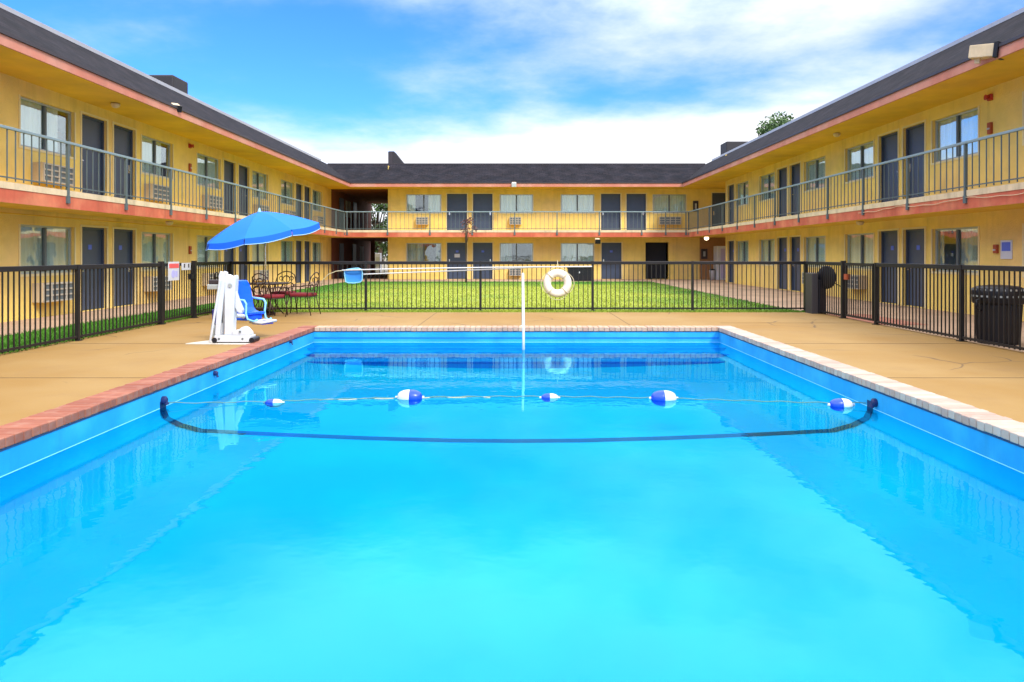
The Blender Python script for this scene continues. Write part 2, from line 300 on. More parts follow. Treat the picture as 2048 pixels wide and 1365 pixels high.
# ------------------------------------------------------------------ mesh helpers
class MB:
    def __init__(s): s.bm = bmesh.new(); s.uv = None
    def box(s, x0, x1, y0, y1, z0, z1, mtx=None):
        vs = [Vector((x, y, z)) for z in (z0, z1) for y in (y0, y1) for x in (x0, x1)]
        if mtx is not None: vs = [mtx @ v for v in vs]
        v = [s.bm.verts.new(p) for p in vs]
        for f in ((0, 2, 3, 1), (4, 5, 7, 6), (0, 1, 5, 4), (2, 6, 7, 3), (0, 4, 6, 2), (1, 3, 7, 5)): s.bm.faces.new([v[i] for i in f])
        return s
    def quad(s, *pts):
        return s.bm.faces.new([s.bm.verts.new(Vector(p)) for p in pts])
    def tube(s, pts, r, seg=8, cap=True, closed=False):
        pts = [Vector(p) for p in pts]; n = len(pts); rings = []
        up = None
        for i, p in enumerate(pts):
            if closed: d = (pts[(i+1) % n]-pts[i-1])
            else: d = (pts[min(i+1, n-1)]-pts[max(i-1, 0)])
            d.normalize()
            if up is None:
                up = Vector((0, 0, 1)) if abs(d.z) < 0.9 else Vector((1, 0, 0))
            a = d.cross(up)
            if a.length < 1e-4: a = d.orthogonal()
            a.normalize(); b2 = a.cross(d); up = b2
            rr = r[i] if isinstance(r, (list, tuple)) else r
            rings.append([s.bm.verts.new(p+a*math.cos(2*math.pi*k/seg)*rr+b2*math.sin(2*math.pi*k/seg)*rr) for k in range(seg)])
        rng = range(n if closed else n-1)
        for i in rng:
            A, B = rings[i], rings[(i+1) % n]
            for k in range(seg): s.bm.faces.new((A[k], A[(k+1) % seg], B[(k+1) % seg], B[k]))
        if cap and not closed:
            s.bm.faces.new(rings[0][::-1]); s.bm.faces.new(rings[-1])
        return s
    def lathe(s, prof, c=(0, 0, 0), seg=24, axis='Z'):
        rings = []
        for (r, h) in prof:
            ring = []
            for k in range(seg):
                a = 2*math.pi*k/seg; x, y, z = r*math.cos(a), r*math.sin(a), h
                if axis == 'Y': x, y, z = x, z, y
                if axis == 'X': x, y, z = z, x, y
                ring.append(s.bm.verts.new((c[0]+x, c[1]+y, c[2]+z)))
            rings.append(ring)
        for A, B in zip(rings, rings[1:]):
            for k in range(seg): s.bm.faces.new((A[k], A[(k+1) % seg], B[(k+1) % seg], B[k]))
        s.bm.faces.new(rings[0][::-1]); s.bm.faces.new(rings[-1]); return s
    def prism(s, poly, z0, z1, mtx=None):
        a = [Vector((x, y, z0)) for x, y in poly]; b = [Vector((x, y, z1)) for x, y in poly]
        if mtx is not None: a = [mtx @ v for v in a]; b = [mtx @ v for v in b]
        a = [s.bm.verts.new(p) for p in a]; b = [s.bm.verts.new(p) for p in b]; n = len(a)
        s.bm.faces.new(a[::-1]); s.bm.faces.new(b)
        for i in range(n): s.bm.faces.new((a[i], a[(i+1) % n], b[(i+1) % n], b[i]))
        return s
    def build(s, name, m, parent=None, smooth=False, bevel=0.0, recalc=True, loc=None):
        if recalc: bmesh.ops.recalc_face_normals(s.bm, faces=s.bm.faces)
        me = bpy.data.meshes.new(name); s.bm.to_mesh(me); s.bm.free()
        if smooth:
            me.polygons.foreach_set('use_smooth', [True]*len(me.polygons))
        me.materials.append(M[m] if isinstance(m, str) else m)
        o = bpy.data.objects.new(name, me); COL.objects.link(o)
        if parent is not None: o.parent = parent
        if loc is not None: o.location = loc
        if bevel > 0:
            bv = o.modifiers.new('bevel', 'BEVEL'); bv.width = bevel; bv.segments = 2; bv.limit_method = 'ANGLE'
        return o
def thing(name, label, cat, loc=(0, 0, 0), group=None, rz=0):
    o = bpy.data.objects.new(name, None); COL.objects.link(o); o.location = loc; o.rotation_euler = (0, 0, rz)
    o.empty_display_size = 0.2
    o['label'] = label; o['category'] = cat
    if group: o['group'] = group
    return o
def tag(o, label, cat, group=None):
    o['label'] = label; o['category'] = cat
    if group: o['group'] = group
    return o
def struct(o): o['kind'] = 'structure'; return o
def px(x, y, Y): return Vector(((x-1033)*Y/FPX, Y, CH-(y-510)*Y/FPX))

# ------------------------------------------------------------------ ground, deck, walks, lawn
PX, PXO, PY0, PY1 = 3.78, 4.07, 0.9, 13.65      # pool half width (inner / outer coping), near and far inner edge
PYO, PYN = 13.95, 0.6
g = MB()
# ground sheet with the pool cut out
for a in ((-400, -PX-0.2, -60, 900), (PX+0.2, 400, -60, 900), (-PX-0.2, PX+0.2, PY1+0.2, 900), (-PX-0.2, PX+0.2, -60, PY0-0.2)):
    g.quad((a[0], a[2], -0.03), (a[1], a[2], -0.03), (a[1], a[3], -0.03), (a[0], a[3], -0.03))
struct(g.build('ground', 'ground'))
g = MB()
DX, DY = 7.12, 17.45
for a in ((-DX, -PXO, -4, DY), (PXO, DX, -4, DY), (-PXO, PXO, PYO, DY), (-PXO, PXO, -4, PYN)):
    g.box(a[0], a[1], a[2], a[3], -0.12, 0.0)
struct(g.build('pool_deck', 'deck'))
g = MB()   # saw cut joints in the deck: narrow grooves laid as dark strips
for yy in (5.2, 8.15, 11.3, 14.7):
    for sx in (-1, 1):
        a, b = (PXO+0.02, DX-0.02) if sx > 0 else (-DX+0.02, -PXO-0.02)
        g.box(a, b, yy-0.006, yy+0.006, 0.0005, 0.003)
g.box(2.2, 2.212, PYO+0.02, DY-0.05, 0.0005, 0.003); g.box(-1.9, -1.888, PYO+0.02, DY-0.05, 0.0005, 0.003)
struct(g.build('deck_joints', mat('joint_filler', (0.13, 0.085, 0.04), 0.9)))
g = MB()
# concrete walks along the three wings, the far side and the right
g.box(-10.6, -8.7, -4, 41.3, -0.1, -0.012)
g.box(-8.7, 6.9, 37.9, 41.3, -0.1, -0.012)
g.box(6.9, 14, 17.9, 41.3, -0.1, -0.012)
g.box(7.2, 10.6, -4, 17.9, -0.1, -0.012)
g.box(-10.6, -7.1, 41.3, 54, -0.1, -0.012)
struct(g.build('walkway', 'concrete'))
g = MB(); g.box(7.2, 8.1, 14.4, 17.0, -0.01, -0.004); struct(g.build('painted_path', 'walkred'))
g = MB()
g.quad((-8.7, 17.45, -0.015), (7.1, 17.45, -0.015), (6.9, 37.9, -0.015), (-8.7, 37.9, -0.015))
g.quad((-8.7, -4, -0.015), (-7.12, -4, -0.015), (-7.12, 17.45, -0.015), (-8.7, 17.45, -0.015))
lawn = struct(g.build('lawn', 'grass'))
# short grass on the lawn: individual tufts, uncountable
g = MB(); bm = g.bm
def tuft(x, y, h):
    a = random.random()*6.28; r = random.uniform(0.006, 0.016)
    dx, dy = math.cos(a)*r, math.sin(a)*r; lx, ly = random.uniform(-.025, .025), random.uniform(-.025, .025)
    bm.faces.new([bm.verts.new(p) for p in ((x-dx, y-dy, -0.015), (x+dx, y+dy, -0.015), (x+lx, y+ly, h-0.015))])
for i in range(60000):
    t = random.random()**1.7
    y = 17.5+t*20.3; x = random.uniform(-8.65, 6.95)
    tuft(x, y, random.uniform(0.02, 0.045))
for i in range(9000): tuft(random.uniform(-8.68, -7.0), random.uniform(9, 17.9), random.uniform(0.03, 0.07))
for i in range(5000): tuft(random.uniform(-7.0, 7.2), random.uniform(17.38, 17.9), random.uniform(0.02, 0.06))
o = g.build('grass', 'grass', recalc=False); o['kind'] = 'stuff'; tag(o, 'short yellow green mown grass covering the courtyard lawn', 'grass')

# ------------------------------------------------------------------ pool
WZ = -0.26
pool = thing('swimming_pool', 'long rectangular blue swimming pool with brick coping filling the foreground', 'swimming pool', (0, 7.2, 0))
def inpool(o): o.parent = pool; o.location = (0, -7.2, 0); return o
def kY(Y):
    pts = [(-1, 2.2), (0.9, 2.1), (3, 1.75), (5, 1.35), (7.82, 1.0), (10, 0.88), (12.2, 0.75), (13.7, 0.7)]
    for (a, b), (c, d) in zip(pts, pts[1:]):
        if a <= Y <= c: return b+(d-b)*(Y-a)/(c-a)
    return pts[-1][1] if Y > 13 else pts[0][1]
prof = [(3.78, 0.0), (3.775, 0.05), (3.74, 0.12), (3.6, 0.19), (3.38, 0.25), (2.58, 0.29), (1.6, 0.33), (0.7, 0.355), (0, 0.36)]
cross = [(-x, d) for x, d in prof] + [(x, d) for x, d in prof[::-1][1:]]
g = MB(); rows = []
Ys = [PY0+(PY1-PY0)*i/40 for i in range(41)]
for Y in Ys:
    k = kY(Y); row = [g.bm.verts.new((-PX, Y, -0.05))]
    row += [g.bm.verts.new((x, Y, WZ-d*k)) for x, d in cross]
    row += [g.bm.verts.new((PX, Y, -0.05))]; rows.append(row)
for A, B in zip(rows, rows[1:]):
    for i in range(len(A)-1): g.bm.faces.new((A[i], A[i+1], B[i+1], B[i]))
for Y in (PY0, PY1):
    g.quad((-PX, Y, -0.05), (PX, Y, -0.05), (PX, Y, -1.3), (-PX, Y, -1.3))
o = g.build('basin', 'plaster'); inpool(o)
for p in o.data.polygons: p.use_smooth = len(p.vertices) == 4 and abs(p.normal.z) > 0.05
# outer shell so the basin is closed below ground
def strip_line(y0, y1, name, m, off=0.004, top=-0.19):
    g = MB(); rws = []
    pts = []
    for sx in (1,):
        pass
    for Y in (y0, (y0+y1)/2, y1):
        k = kY(Y); row = [g.bm.verts.new((-PX+off, Y, top))]
        row += [g.bm.verts.new((x*(1-off/3.78), Y, WZ-d*k+off)) for x, d in cross]
        row += [g.bm.verts.new((PX-off, Y, top))]; rws.append(row)
    for A, B in zip(rws, rws[1:]):
        for i in range(len(A)-1): g.bm.faces.new((A[i], A[i+1], B[i+1], B[i]))
    return inpool(g.build(name, m))
strip_line(7.76, 7.89, 'floor_line', 'line')
g = MB()   # painted band of the walls above the water
for sx in (-1, 1):
    a, b = sorted((sx*(PX-0.0015), sx*(PX+0.02))); g.box(a, b, PY0, PY1, WZ-0.01, -0.0555)
g.box(-PX+0.0015, PX-0.0015, PY1-0.0015, PY1+0.01, WZ-0.01, -0.0555)
inpool(g.build('wall_band', mat('blue_wall_band_paint', (0.01, 0.30, 0.66), 0.6, spec=0.3, var=0.10, vscale=2.0, col2=(0.03, 0.38, 0.70), c2scale=1.5, streak=0.15)))
# full-width steps at the far end
for (y0, zt) in ((13.15, -0.305), (12.72, -0.365), (12.25, -0.425)):
    g = MB(); g.box(-PX+0.01, PX-0.01, y0, PY1, -0.6, zt); st = inpool(g.build('step', 'steppl', bevel=0.01))
    g = MB(); g.box(-PX+0.012, PX-0.012, y0-0.004, y0+0.05, zt-0.03, zt+0.004); t = g.build('step_edge', 'steptile', parent=st)
g = MB(); g.box(-PX+0.01, PX-0.01, PY1-0.006, PY1+0.02, -0.195, -0.165); inpool(g.build('tile_band', 'steptile'))
g = MB()
for sx in (-1, 1):
    x = sx*(PX-0.003); g.box(min(x, x+sx*0.02), max(x, x+sx*0.02), PY0, PY1, WZ-0.003, WZ+0.005)
g.box(-PX, PX, PY1-0.004, PY1+0.02, WZ-0.003, WZ+0.005)
inpool(g.build('waterline_edge', 'scum'))
# coping: single bricks, one mesh per side
def coping(name, m, make):
    g = MB(); lay = g.bm.faces.layers.float.new('tone'); make(g, lay); 
    bmesh.ops.recalc_face_normals(g.bm, faces=g.bm.faces)
    me = bpy.data.meshes.new(name); g.bm.to_mesh(me); g.bm.free(); me.materials.append(M[m])
    o = bpy.data.objects.new(name, me); COL.objects.link(o); inpool(o)
    bv = o.modifiers.new('bevel', 'BEVEL'); bv.width = 0.008; bv.segments = 2; bv.limit_method = 'ANGLE'; return o
def brick(g, lay, x0, x1, y0, y1):
    n0 = len(g.bm.faces); dz = random.uniform(-0.003, 0.003); g.box(x0, x1, y0, y1, -0.055+dz, 0.022+dz); g.bm.faces.ensure_lookup_table()
    t = random.random()
    for i in range(n0, len(g.bm.faces)): g.bm.faces[i][lay] = t
def mk_side(sx):
    def f(g, lay):
        y = PYN
        while y < PYO-0.01:
            a, b = PX-0.014, PXO
            if sx < 0: a, b = -b, -a
            y1 = min(y+0.098, PYO); brick(g, lay, a, b, y+0.002, y1-0.003); y += 0.1
    return f
def mk_end(y0, y1):
    def f(g, lay):
        x = -PX+0.014
        while x < PX-0.02:
            x1 = min(x+0.1, PX-0.016); brick(g, lay, x+0.003, x1-0.003, y0, y1); x += 0.1
    return f
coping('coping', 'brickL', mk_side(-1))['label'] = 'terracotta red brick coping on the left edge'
coping('coping', 'brickR', mk_side(1))['label'] = 'brick coping on the right edge, painted pale pink for glare'
coping('coping', 'brickF', mk_end(PY1-0.014, PYO))['label'] = 'pinkish brick coping along the far edge'
coping('coping', 'brickF', mk_end(PYN, PY0+0.014))
g = MB()  # mortar bed under the bricks
q = .012
g.box(-PXO, -PX-q, PYN, PYO, -0.12, 0.008); g.box(PX+q, PXO, PYN, PYO, -0.12, 0.008)
g.box(-PX-q, PX+q, PY1+q, PYO, -0.12, 0.008); g.box(-PX-q, PX+q, PYN, PY0-q, -0.12, 0.008)
inpool(g.build('mortar_bed', mat('grey_mortar', (0.40, 0.30, 0.24), 0.9)))
g = MB()  # navy strip painting the coping's shadow under the nosing
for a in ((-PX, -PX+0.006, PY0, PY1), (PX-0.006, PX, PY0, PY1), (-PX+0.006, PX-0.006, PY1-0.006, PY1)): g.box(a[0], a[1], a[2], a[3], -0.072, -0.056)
inpool(g.build('coping_shade_strip', mat('navy_coping_shade', (0.012, 0.05, 0.13), .8)))
# rope anchor cups and wall fittings
for (sx, yy, z, r) in ((-1, 7.82, -0.185, 0.045), (1, 7.7, -0.185, 0.045), (-1, 9.15, -0.11, 0.03), (-1, 12.2, -0.08, 0.022)):
    g = MB(); x = sx*PX
    g.lathe([(r, -sx*0.0), (r, -sx*0.035), (r*0.55, -sx*0.05)], (x, yy, z), 16, 'X'); g.tube([(x-sx*.03, yy, z), (x-sx*.05, yy, z-.05)], r*0.5, 8)
    inpool(g.build('wall_fitting', 'line'))
g = MB(); nx, ny = 30, 50
for i in range(1):
    g.quad((-PX-0.0, PY0, WZ), (PX, PY0, WZ), (PX, PY1, WZ), (-PX, PY1, WZ))
struct(g.build('water', 'water'))

# handrail standing in the middle of the far steps
hr = thing('pool_handrail', 'white metal pool handrail rising from the far edge steps, seen edge on', 'handrail', (0.12, 13.85, 0))
pts = [(0, 0.1, 0), (0, 0.1, 0.55), (0, 0.08, 0.86), (0, -0.02, 0.98), (0, -0.16, 1.01), (0, -0.3, 0.96), (0, -1.0, 0.42), (0, -1.2, 0.2), (0, -1.27, -0.05), (0, -1.28, -0.4)]
g = MB(); g.tube(pts, 0.024, 10); g.build('rail_tube', 'white', hr, smooth=True)
g = MB(); g.lathe([(0.06, 0.0), (0.06, 0.012), (0.035, 0.03)], (0, 0.1, 0), 16); g.build('escutcheon', 'steel', hr)

# rope with floats
rp = thing('float_rope', 'thin float line stretched across the pool from wall to wall', 'rope', (0, 8.3, WZ))
def ropepos(x):
    t = x/PX
    return (x, 7.82+0.55*(1-t*t)-8.3, 0.012+0.04*abs(t)**8)
g = MB(); pts = []
for i in range(81):
    x = -PX+0.04+(2*PX-0.08)*i/80; p = ropepos(x); pts.append((p[0], p[1], p[2]+0.006*math.sin(i*1.7)))
g.tube(pts, 0.0055, 6); g.build('line', 'ropeg', rp, smooth=True)
# ripples of the slack second strand
g = MB(); pts = []
for i in range(60):
    x = -2.2+1.9*i/59; p = ropepos(x); pts.append((p[0], p[1]+0.03*math.sin(i*0.5), 0.006))
g.tube(pts, 0.005, 5); g.build('loose_strand', 'rope', rp, smooth=True)
def pool_float(pos, ln, rad, blueleft, label, dip=0.0):
    x, y, z = ropepos(pos); f = thing('pool_float', label, 'float', (x, y+8.3, WZ+0.012-dip), 'floats threaded on the pool rope')
    n = 9
    for half in (-1, 1):
        pr = []
        for i in range(n+1):
            t = i/n; h = half*t*ln/2; r = rad*math.sqrt(max(0.0, 1-(t*0.98)**2.4)) if t < 1 else 0.012
            pr.append((max(r, 0.012), h))
        g = MB(); g.lathe(pr, (0, 0, 0), 20, 'X')
        isblue = (half < 0) == blueleft
        g.build('blue_half' if isblue else 'white_half', 'floatblue' if isblue else 'white', f, smooth=True)
    for q in (-1, 1):
        g = MB(); g.lathe([(0.017, q*(ln/2-0.01)), (0.015, q*(ln/2+0.018))], (0, 0, 0), 10, 'X'); g.build('end_collar', 'white', f)
pool_float(-1.21, 0.29, 0.088, False, 'large float left of the handrail, white on its left half')
pool_float(1.66, 0.29, 0.088, True, 'large float right of the handrail, blue on its left half')
pool_float(3.50, 0.25, 0.07, True, 'medium float close to the right pool wall')
pool_float(-2.68, 0.2, 0.045, True, 'low white float nearest the left pool wall', 0.02)
pool_float(0.38, 0.20, 0.05, True, 'small nearly sunken blue float below the handrail', 0.015)

# ------------------------------------------------------------------ motel wings
Z_SLAB, Z_CR, Z_RED, Z_SOF, Z_FAS, Z_ROOF = 2.70, 2.585, 2.33, 5.08, 5.25, 6.55
XW, XD, XE, XR = 10.5, 9.38, 9.08, 10.8
YW, YD, YR = 41.2, 39.8, 41.9
class Frame:
    def __init__(s, o, a, n): s.o, s.a, s.n = Vector(o), Vector(a), Vector(n)
    def P(s, u, n, z): v = s.o+s.a*u+s.n*n; return Vector((v.x, v.y, z))
    def mtx(s):
        m = Matrix.Identity(4); m.col[0][:3] = s.a; m.col[1][:3] = s.n; m.col[2][:3] = (0, 0, 1); m.col[3][:3] = s.o; return m
def wall_grid(g, fr, u0, u1, z0, z1, ops, depth=0.16, n=0.0):
    us = sorted({u0, u1} | {o[0] for o in ops} | {o[1] for o in ops}); zs = sorted({z0, z1} | {o[2] for o in ops} | {o[3] for o in ops})
    for a, b in zip(us, us[1:]):
        for c, d in zip(zs, zs[1:]):
            um, zm = (a+b)/2, (c+d)/2
            if any(o[0] < um < o[1] and o[2] < zm < o[3] for o in ops): continue
            g.quad(fr.P(a, n, c), fr.P(b, n, c), fr.P(b, n, d), fr.P(a, n, d))
    for (a, b, c, d) in ops:
        g.quad(fr.P(a, n, c), fr.P(a, n, d), fr.P(a, n-depth, d), fr.P(a, n-depth, c))
        g.quad(fr.P(b, n, c), fr.P(b, n, d), fr.P(b, n-depth, d), fr.P(b, n-depth, c))
        g.quad(fr.P(a, n, d), fr.P(b, n, d), fr.P(b, n-depth, d), fr.P(a, n-depth, d))
        g.quad(fr.P(a, n, c), fr.P(b, n, c), fr.P(b, n-depth, c), fr.P(a, n-depth, c))
def add_door(wing, fr, u0, u1, z0, z1, handle_right, plate=True, paper=False, hole=False):
    mt = fr.mtx()
    g = MB()
    if hole:
        g.box(u0, u1, -0.75, -0.70, z0, z1, mt); d = g.build('dark_doorway', 'dark', wing); return d
    g.box(u0+0.045, u1-0.045, -0.155, -0.115, z0+0.01, z1-0.045, mt); d = g.build('door', 'door', wing)
    g = MB(); g.box(u0, u0+0.045, -0.16, -0.06, z0, z1, mt); g.box(u1-0.045, u1, -0.16, -0.06, z0, z1, mt); g.box(u0+0.045, u1-0.045, -0.16, -0.06, z1-0.045, z1, mt)
    g.build('door_frame', 'door', d)
    for a, b in ((u0-0.06, u0), (u1, u1+0.06)):
        g = MB(); g.box(a, b, -0.005, 0.018, z0+0.002, z1+0.05, mt); g.build('casing', 'jamb', d)
    g = MB(); g.box(u0, u1, -0.005, 0.018, z1, z1+0.05, mt); g.build('casing', 'jamb', d)
    hu = u1-0.13 if handle_right else u0+0.13
    g = MB(); g.box(hu-0.03, hu+0.03, -0.115, -0.095, z0+0.9, z0+1.12, mt); g.box(hu-0.06, hu+0.06, -0.095, -0.06, z0+0.96, z0+0.985, mt); g.build('handle', 'steel', d)
    if plate:
        um = (u0+u1)/2; g = MB(); g.box(um-0.075, um+0.075, -0.115, -0.108, z0+1.50, z0+1.62, mt); p = g.build('number_plate', 'bluesign', d)
    if paper:
        um = (u0+u1)/2; g = MB(); g.box(um-0.15, um+0.15, -0.115, -0.110, z0+1.22, z0+1.42, mt); g.build('paper_notice', 'white', d)
    return d
def add_window(wing, fr, u0, u1, z0, z1, curt='curtain', gap=None, mull=0.5):
    mt = fr.mtx(); w_ = 0.045
    g = MB()
    g.box(u0, u1, -0.13, -0.07, z0, z0+w_, mt); g.box(u0, u1, -0.13, -0.07, z1-w_, z1, mt)
    g.box(u0, u0+w_, -0.13, -0.07, z0+w_, z1-w_, mt); g.box(u1-w_, u1, -0.13, -0.07, z0+w_, z1-w_, mt)
    f = g.build('window', 'alu', wing)
    um = u0+(u1-u0)*mull
    for a, b, c, e_ in ((u0-0.05, u0, z0, z1), (u1, u1+0.05, z0, z1), (u0-0.05, u1+0.05, z0-0.05, z0)):
        g = MB(); g.box(a, b, -0.005, 0.016, c, e_, mt); g.build('casing', 'jamb', f)
    g = MB(); g.box(um-0.04, um+0.03, -0.125, -0.062, z0+w_, z1-w_, mt); g.build('mullion', 'alud', f)
    g = MB(); g.box(u0+w_, um-0.04, -0.105, -0.10, z0+w_, z1-w_, mt); g.box(um+0.03, u1-w_, -0.095, -0.09, z0+w_, z1-w_, mt); g.build('pane', 'glass', f)
    # pleated curtain
    g = MB(); spans = [(u0-0.03, u1+0.03)] if gap is None else [(u0-0.03, u0+(u1-u0)*gap[0]), (u0+(u1-u0)*gap[1], u1+0.03)]
    for a, b in spans:
        if b-a < 0.1: continue
        k = max(6, int((b-a)/0.045)); pv = None
        for i in range(k+1):
            u = a+(b-a)*i/k; nn = -0.165+0.022*math.sin(i*1.9+u*3)+random.uniform(-.006, .006)
            A, B = fr.P(u, nn, z0-0.03), fr.P(u, nn, z1+0.02)
            if pv: g.quad(pv[0], A, B, pv[1])
            pv = (A, B)
    g.build('curtain', curt, f, smooth=False)
    g = MB(); g.box(u0-0.3, u1+0.3, -1.2, -1.15, z0-0.3, z1+0.2, mt); g.box(u0-0.3, u1+0.3, -1.15, -0.17, z0-0.35, z0-0.3, mt); g.build('room_interior', 'dark', f)
    return f
AC_LABELS = []
def add_ac(fr, u0, z0, wd=1.1, h=0.42, label='', dark=True):
    c = fr.P(u0, 0, z0); t = thing('air_conditioner', label, 'air conditioner', c, 'wall air conditioners under the windows')
    mt = fr.mtx(); mt2 = Matrix.Translation(-c) @ mt
    g = MB(); g.box(u0, u0+wd, -0.1, 0.24, z0, z0+h, mt2); g.build('sleeve', 'acbox', t, bevel=0.008)
    g = MB(); g.box(u0+0.04, u0+wd-0.04, 0.24, 0.243, z0+0.035, z0+h-0.035, mt2); g.build('coil', 'alud', t)
    g = MB(); nr, nc = 3, 4
    for i in range(nr+1):
        zz = z0+0.02+(h-0.04)*i/nr; g.box(u0+0.012, u0+wd-0.012, 0.243, 0.262, zz-0.016, zz+0.016, mt2)
    for j in range(nc+1):
        uu = u0+0.02+(wd-0.04)*j/nc
        for i in range(nr):
            za = z0+0.02+(h-0.04)*i/nr+0.016; zb = z0+0.02+(h-0.04)*(i+1)/nr-0.016; g.box(uu-0.018, uu+0.018, 0.243, 0.260, za, zb, mt2)
    g.build('grille', 'acgrille', t)
    return t
def railing(wing, fr, u0, u1, n, zb, posts, cap_z=3.73):
    mt = fr.mtx()
    g = MB(); g.box(u0, u1, n-0.03, n+0.03, cap_z-0.055, cap_z, mt); rl = g.build('railing', 'rail', wing, bevel=0.008)
    g = MB(); g.box(u0, u1, n-0.012, n+0.012, zb+0.08, zb+0.105, mt); g.build('bottom_rail', 'raild', rl)
    for p in posts:
        g = MB(); g.box(p-0.028, p+0.028, n-0.028, n+0.028, zb-0.24, cap_z-0.055, mt); g.box(p-0.045, p+0.045, n-0.04, n+0.032, zb-0.26, zb-0.10, mt); g.build('post', 'raild', rl)
    ps = sorted(posts)
    for a, b in zip(ps, ps[1:]):
        k = max(2, round((b-a)/0.227)); g = MB()
        for i in range(1, k):
            u = a+(b-a)*i/k; g.box(u-0.009, u+0.009, n-0.009, n+0.009, zb+0.03, cap_z-0.055, mt)
        g.build('baluster_panel', 'raild', rl)
    return rl
def uvq(g, uvl, pts, uvs):
    f = g.quad(*pts)
    for lp, c in zip(f.loops, uvs): lp[uvl].uv = c
def dz(z): return z
W = 'mansard roof'
wl = thing('motel_wing', 'yellow two storey motel wing with balcony along the left side of the courtyard', 'motel wing', (-XW, 20, 0), 'wings of the motel around the pool court')
wr = thing('motel_wing', 'yellow two storey motel wing with balcony along the right side of the courtyard', 'motel wing', (XW, 18, 0), 'wings of the motel around the pool court')
wb = thing('motel_wing', 'yellow two storey motel wing across the far end facing the camera', 'motel wing', (0, YW, 0), 'wings of the motel around the pool court')
class Wing:   # parts are written in world space, so give the parent's inverse through the child's location
    pass
def fixpar(root):
    for o in list(bpy.data.objects):
        if o.parent is root and not o.get('_f'):
            o.location = Vector(o.location)-root.location; o['_f'] = 1
frL = Frame((-XW, 0, 0), (0, 1, 0), (1, 0, 0)); frR = Frame((XW, 0, 0), (0, 1, 0), (-1, 0, 0)); frB = Frame((0, YW, 0), (1, 0, 0), (0, -1, 0))
Y0 = -4.0
LD, LU = 0.0, Z_SLAB
def bays(fr, wing, starts, spec, side, ops, lower_z, upper_z, skip=()):
    pass
# ---- left wing
def lw_openings(starts, win1, d1, d2, win2, zl, zu):
    ops = []
    for s in starts:
        for (zb, fl) in ((zl, 'l'), (zu, 'u')):
            wz0, wz1 = (0.95, 2.02) if fl == 'l' else (3.68, 4.75)
            dz0, dz1 = (0.0, 2.05) if fl == 'l' else (Z_SLAB, 4.79)
            ops += [(s+win1[0], s+win1[1], wz0, wz1, 'w', 0, s), (s+win2[0], s+win2[1], wz0, wz1, 'w', 1, s), (s+d1[0], s+d1[1], dz0, dz1, 'd', 0, s), (s+d2[0], s+d2[1], dz0, dz1, 'd', 1, s)]
    return ops
opsL = lw_openings([-1.67-8.58*0, 6.91, 15.49, 24.07, 32.65], (0, 1.90), (2.19, 3.27), (3.59, 4.67), (5.02, 6.87), 0, 0)
opsL = [o for o in opsL if o[0] > Y0+0.3]
opsR = lw_openings([0.15, 8.40, 16.65, 24.90, 33.15], (0, 1.84), (2.18, 3.22), (3.50, 4.56), (4.88, 6.74), 0, 0)
opsR = [o for o in opsR if o[1] < 36.75]
XB0, XB1 = -7.23, 13.2
def bx(p): return (p-1033)/35.56
bw = [(813, 882), (1000, 1066), (1122, 1188), (1306, 1372)]
opsB = []
for (a, b) in bw: opsB.append((bx(a), bx(b), 3.72, 4.77, 'w', 0, a))
for (a, b) in bw[:3]: opsB.append((bx(a), bx(b), 0.97, 2.03, 'w', 1, a))
for (a, b, k) in ((894, 934, 0), (946, 985, 1), (1202, 1241, 0), (1253, 1292, 1)): opsB.append((bx(a), bx(b), Z_SLAB, 4.80, 'd', k, a))
for (a, b, k) in ((894, 934, 0), (946, 985, 1), (1203, 1243, 0)): opsB.append((bx(a), bx(b), 0.0, 2.05, 'd', k, a))
opsB.append((bx(1291), bx(1337), 0.0, 2.07, 'h', 0, 0))
opsB.append((11.0, 11.85, Z_SLAB, 4.85, 'd', 0, 1))
def build_wing(wing, fr, ops, ua, ub, back, special=None):
    g = MB(); wall_grid(g, fr, ua, ub, -0.05, Z_SOF+0.02, [o[:4] for o in ops])
    g.quad(fr.P(ua, 0, -0.05), fr.P(ua, 0, 6.4), fr.P(ua, -back, 6.4), fr.P(ua, -back, -0.05))
    g.quad(fr.P(ub, 0, -0.05), fr.P(ub, 0, 6.4), fr.P(ub, -back, 6.4), fr.P(ub, -back, -0.05))
    g.quad(fr.P(ua, -back, -0.05), fr.P(ub, -back, -0.05), fr.P(ub, -back, 6.4), fr.P(ua, -back, 6.4))
    g.build('wall', 'wall', wing, recalc=False)
    for i, o in enumerate(ops):
        a, b, c, d, k, kk, s = o
        if k == 'w':
            cm, gap = 'curtain', None; rr = random.random()
            if special and (round(s), c > 3, kk) in special: cm, gap = special[(round(s), c > 3, kk)]
            elif rr < 0.12: gap = (0.82, 0.97)
            elif rr < 0.2: gap = (0.03, 0.1)
            add_window(wing, fr, a, b, c, d, cm, gap)
        elif k == 'd': add_door(wing, fr, a, b, c, d, kk == (1 if fr is not frR else 0), plate=c < 1, paper=(fr is frB and c < 1 and s == 894))
        else: add_door(wing, fr, a, b, c, d, False, hole=True)
build_wing(wl, frL, opsL, Y0, 53.0, 7.5)
build_wing(wr, frR, opsR, Y0, 36.8, 7.5, {(17, False, 0): ('curtaind', (0.52, 0.9))})
build_wing(wb, frB, opsB, XB0, XB1, 8.0, {(813, True, 0): ('curtain', (0.25, 0.62)), (813, False, 1): ('curtaind', (0.5, 0.85)), (1000, False, 1): ('curtaind', (0.35, 0.95))})
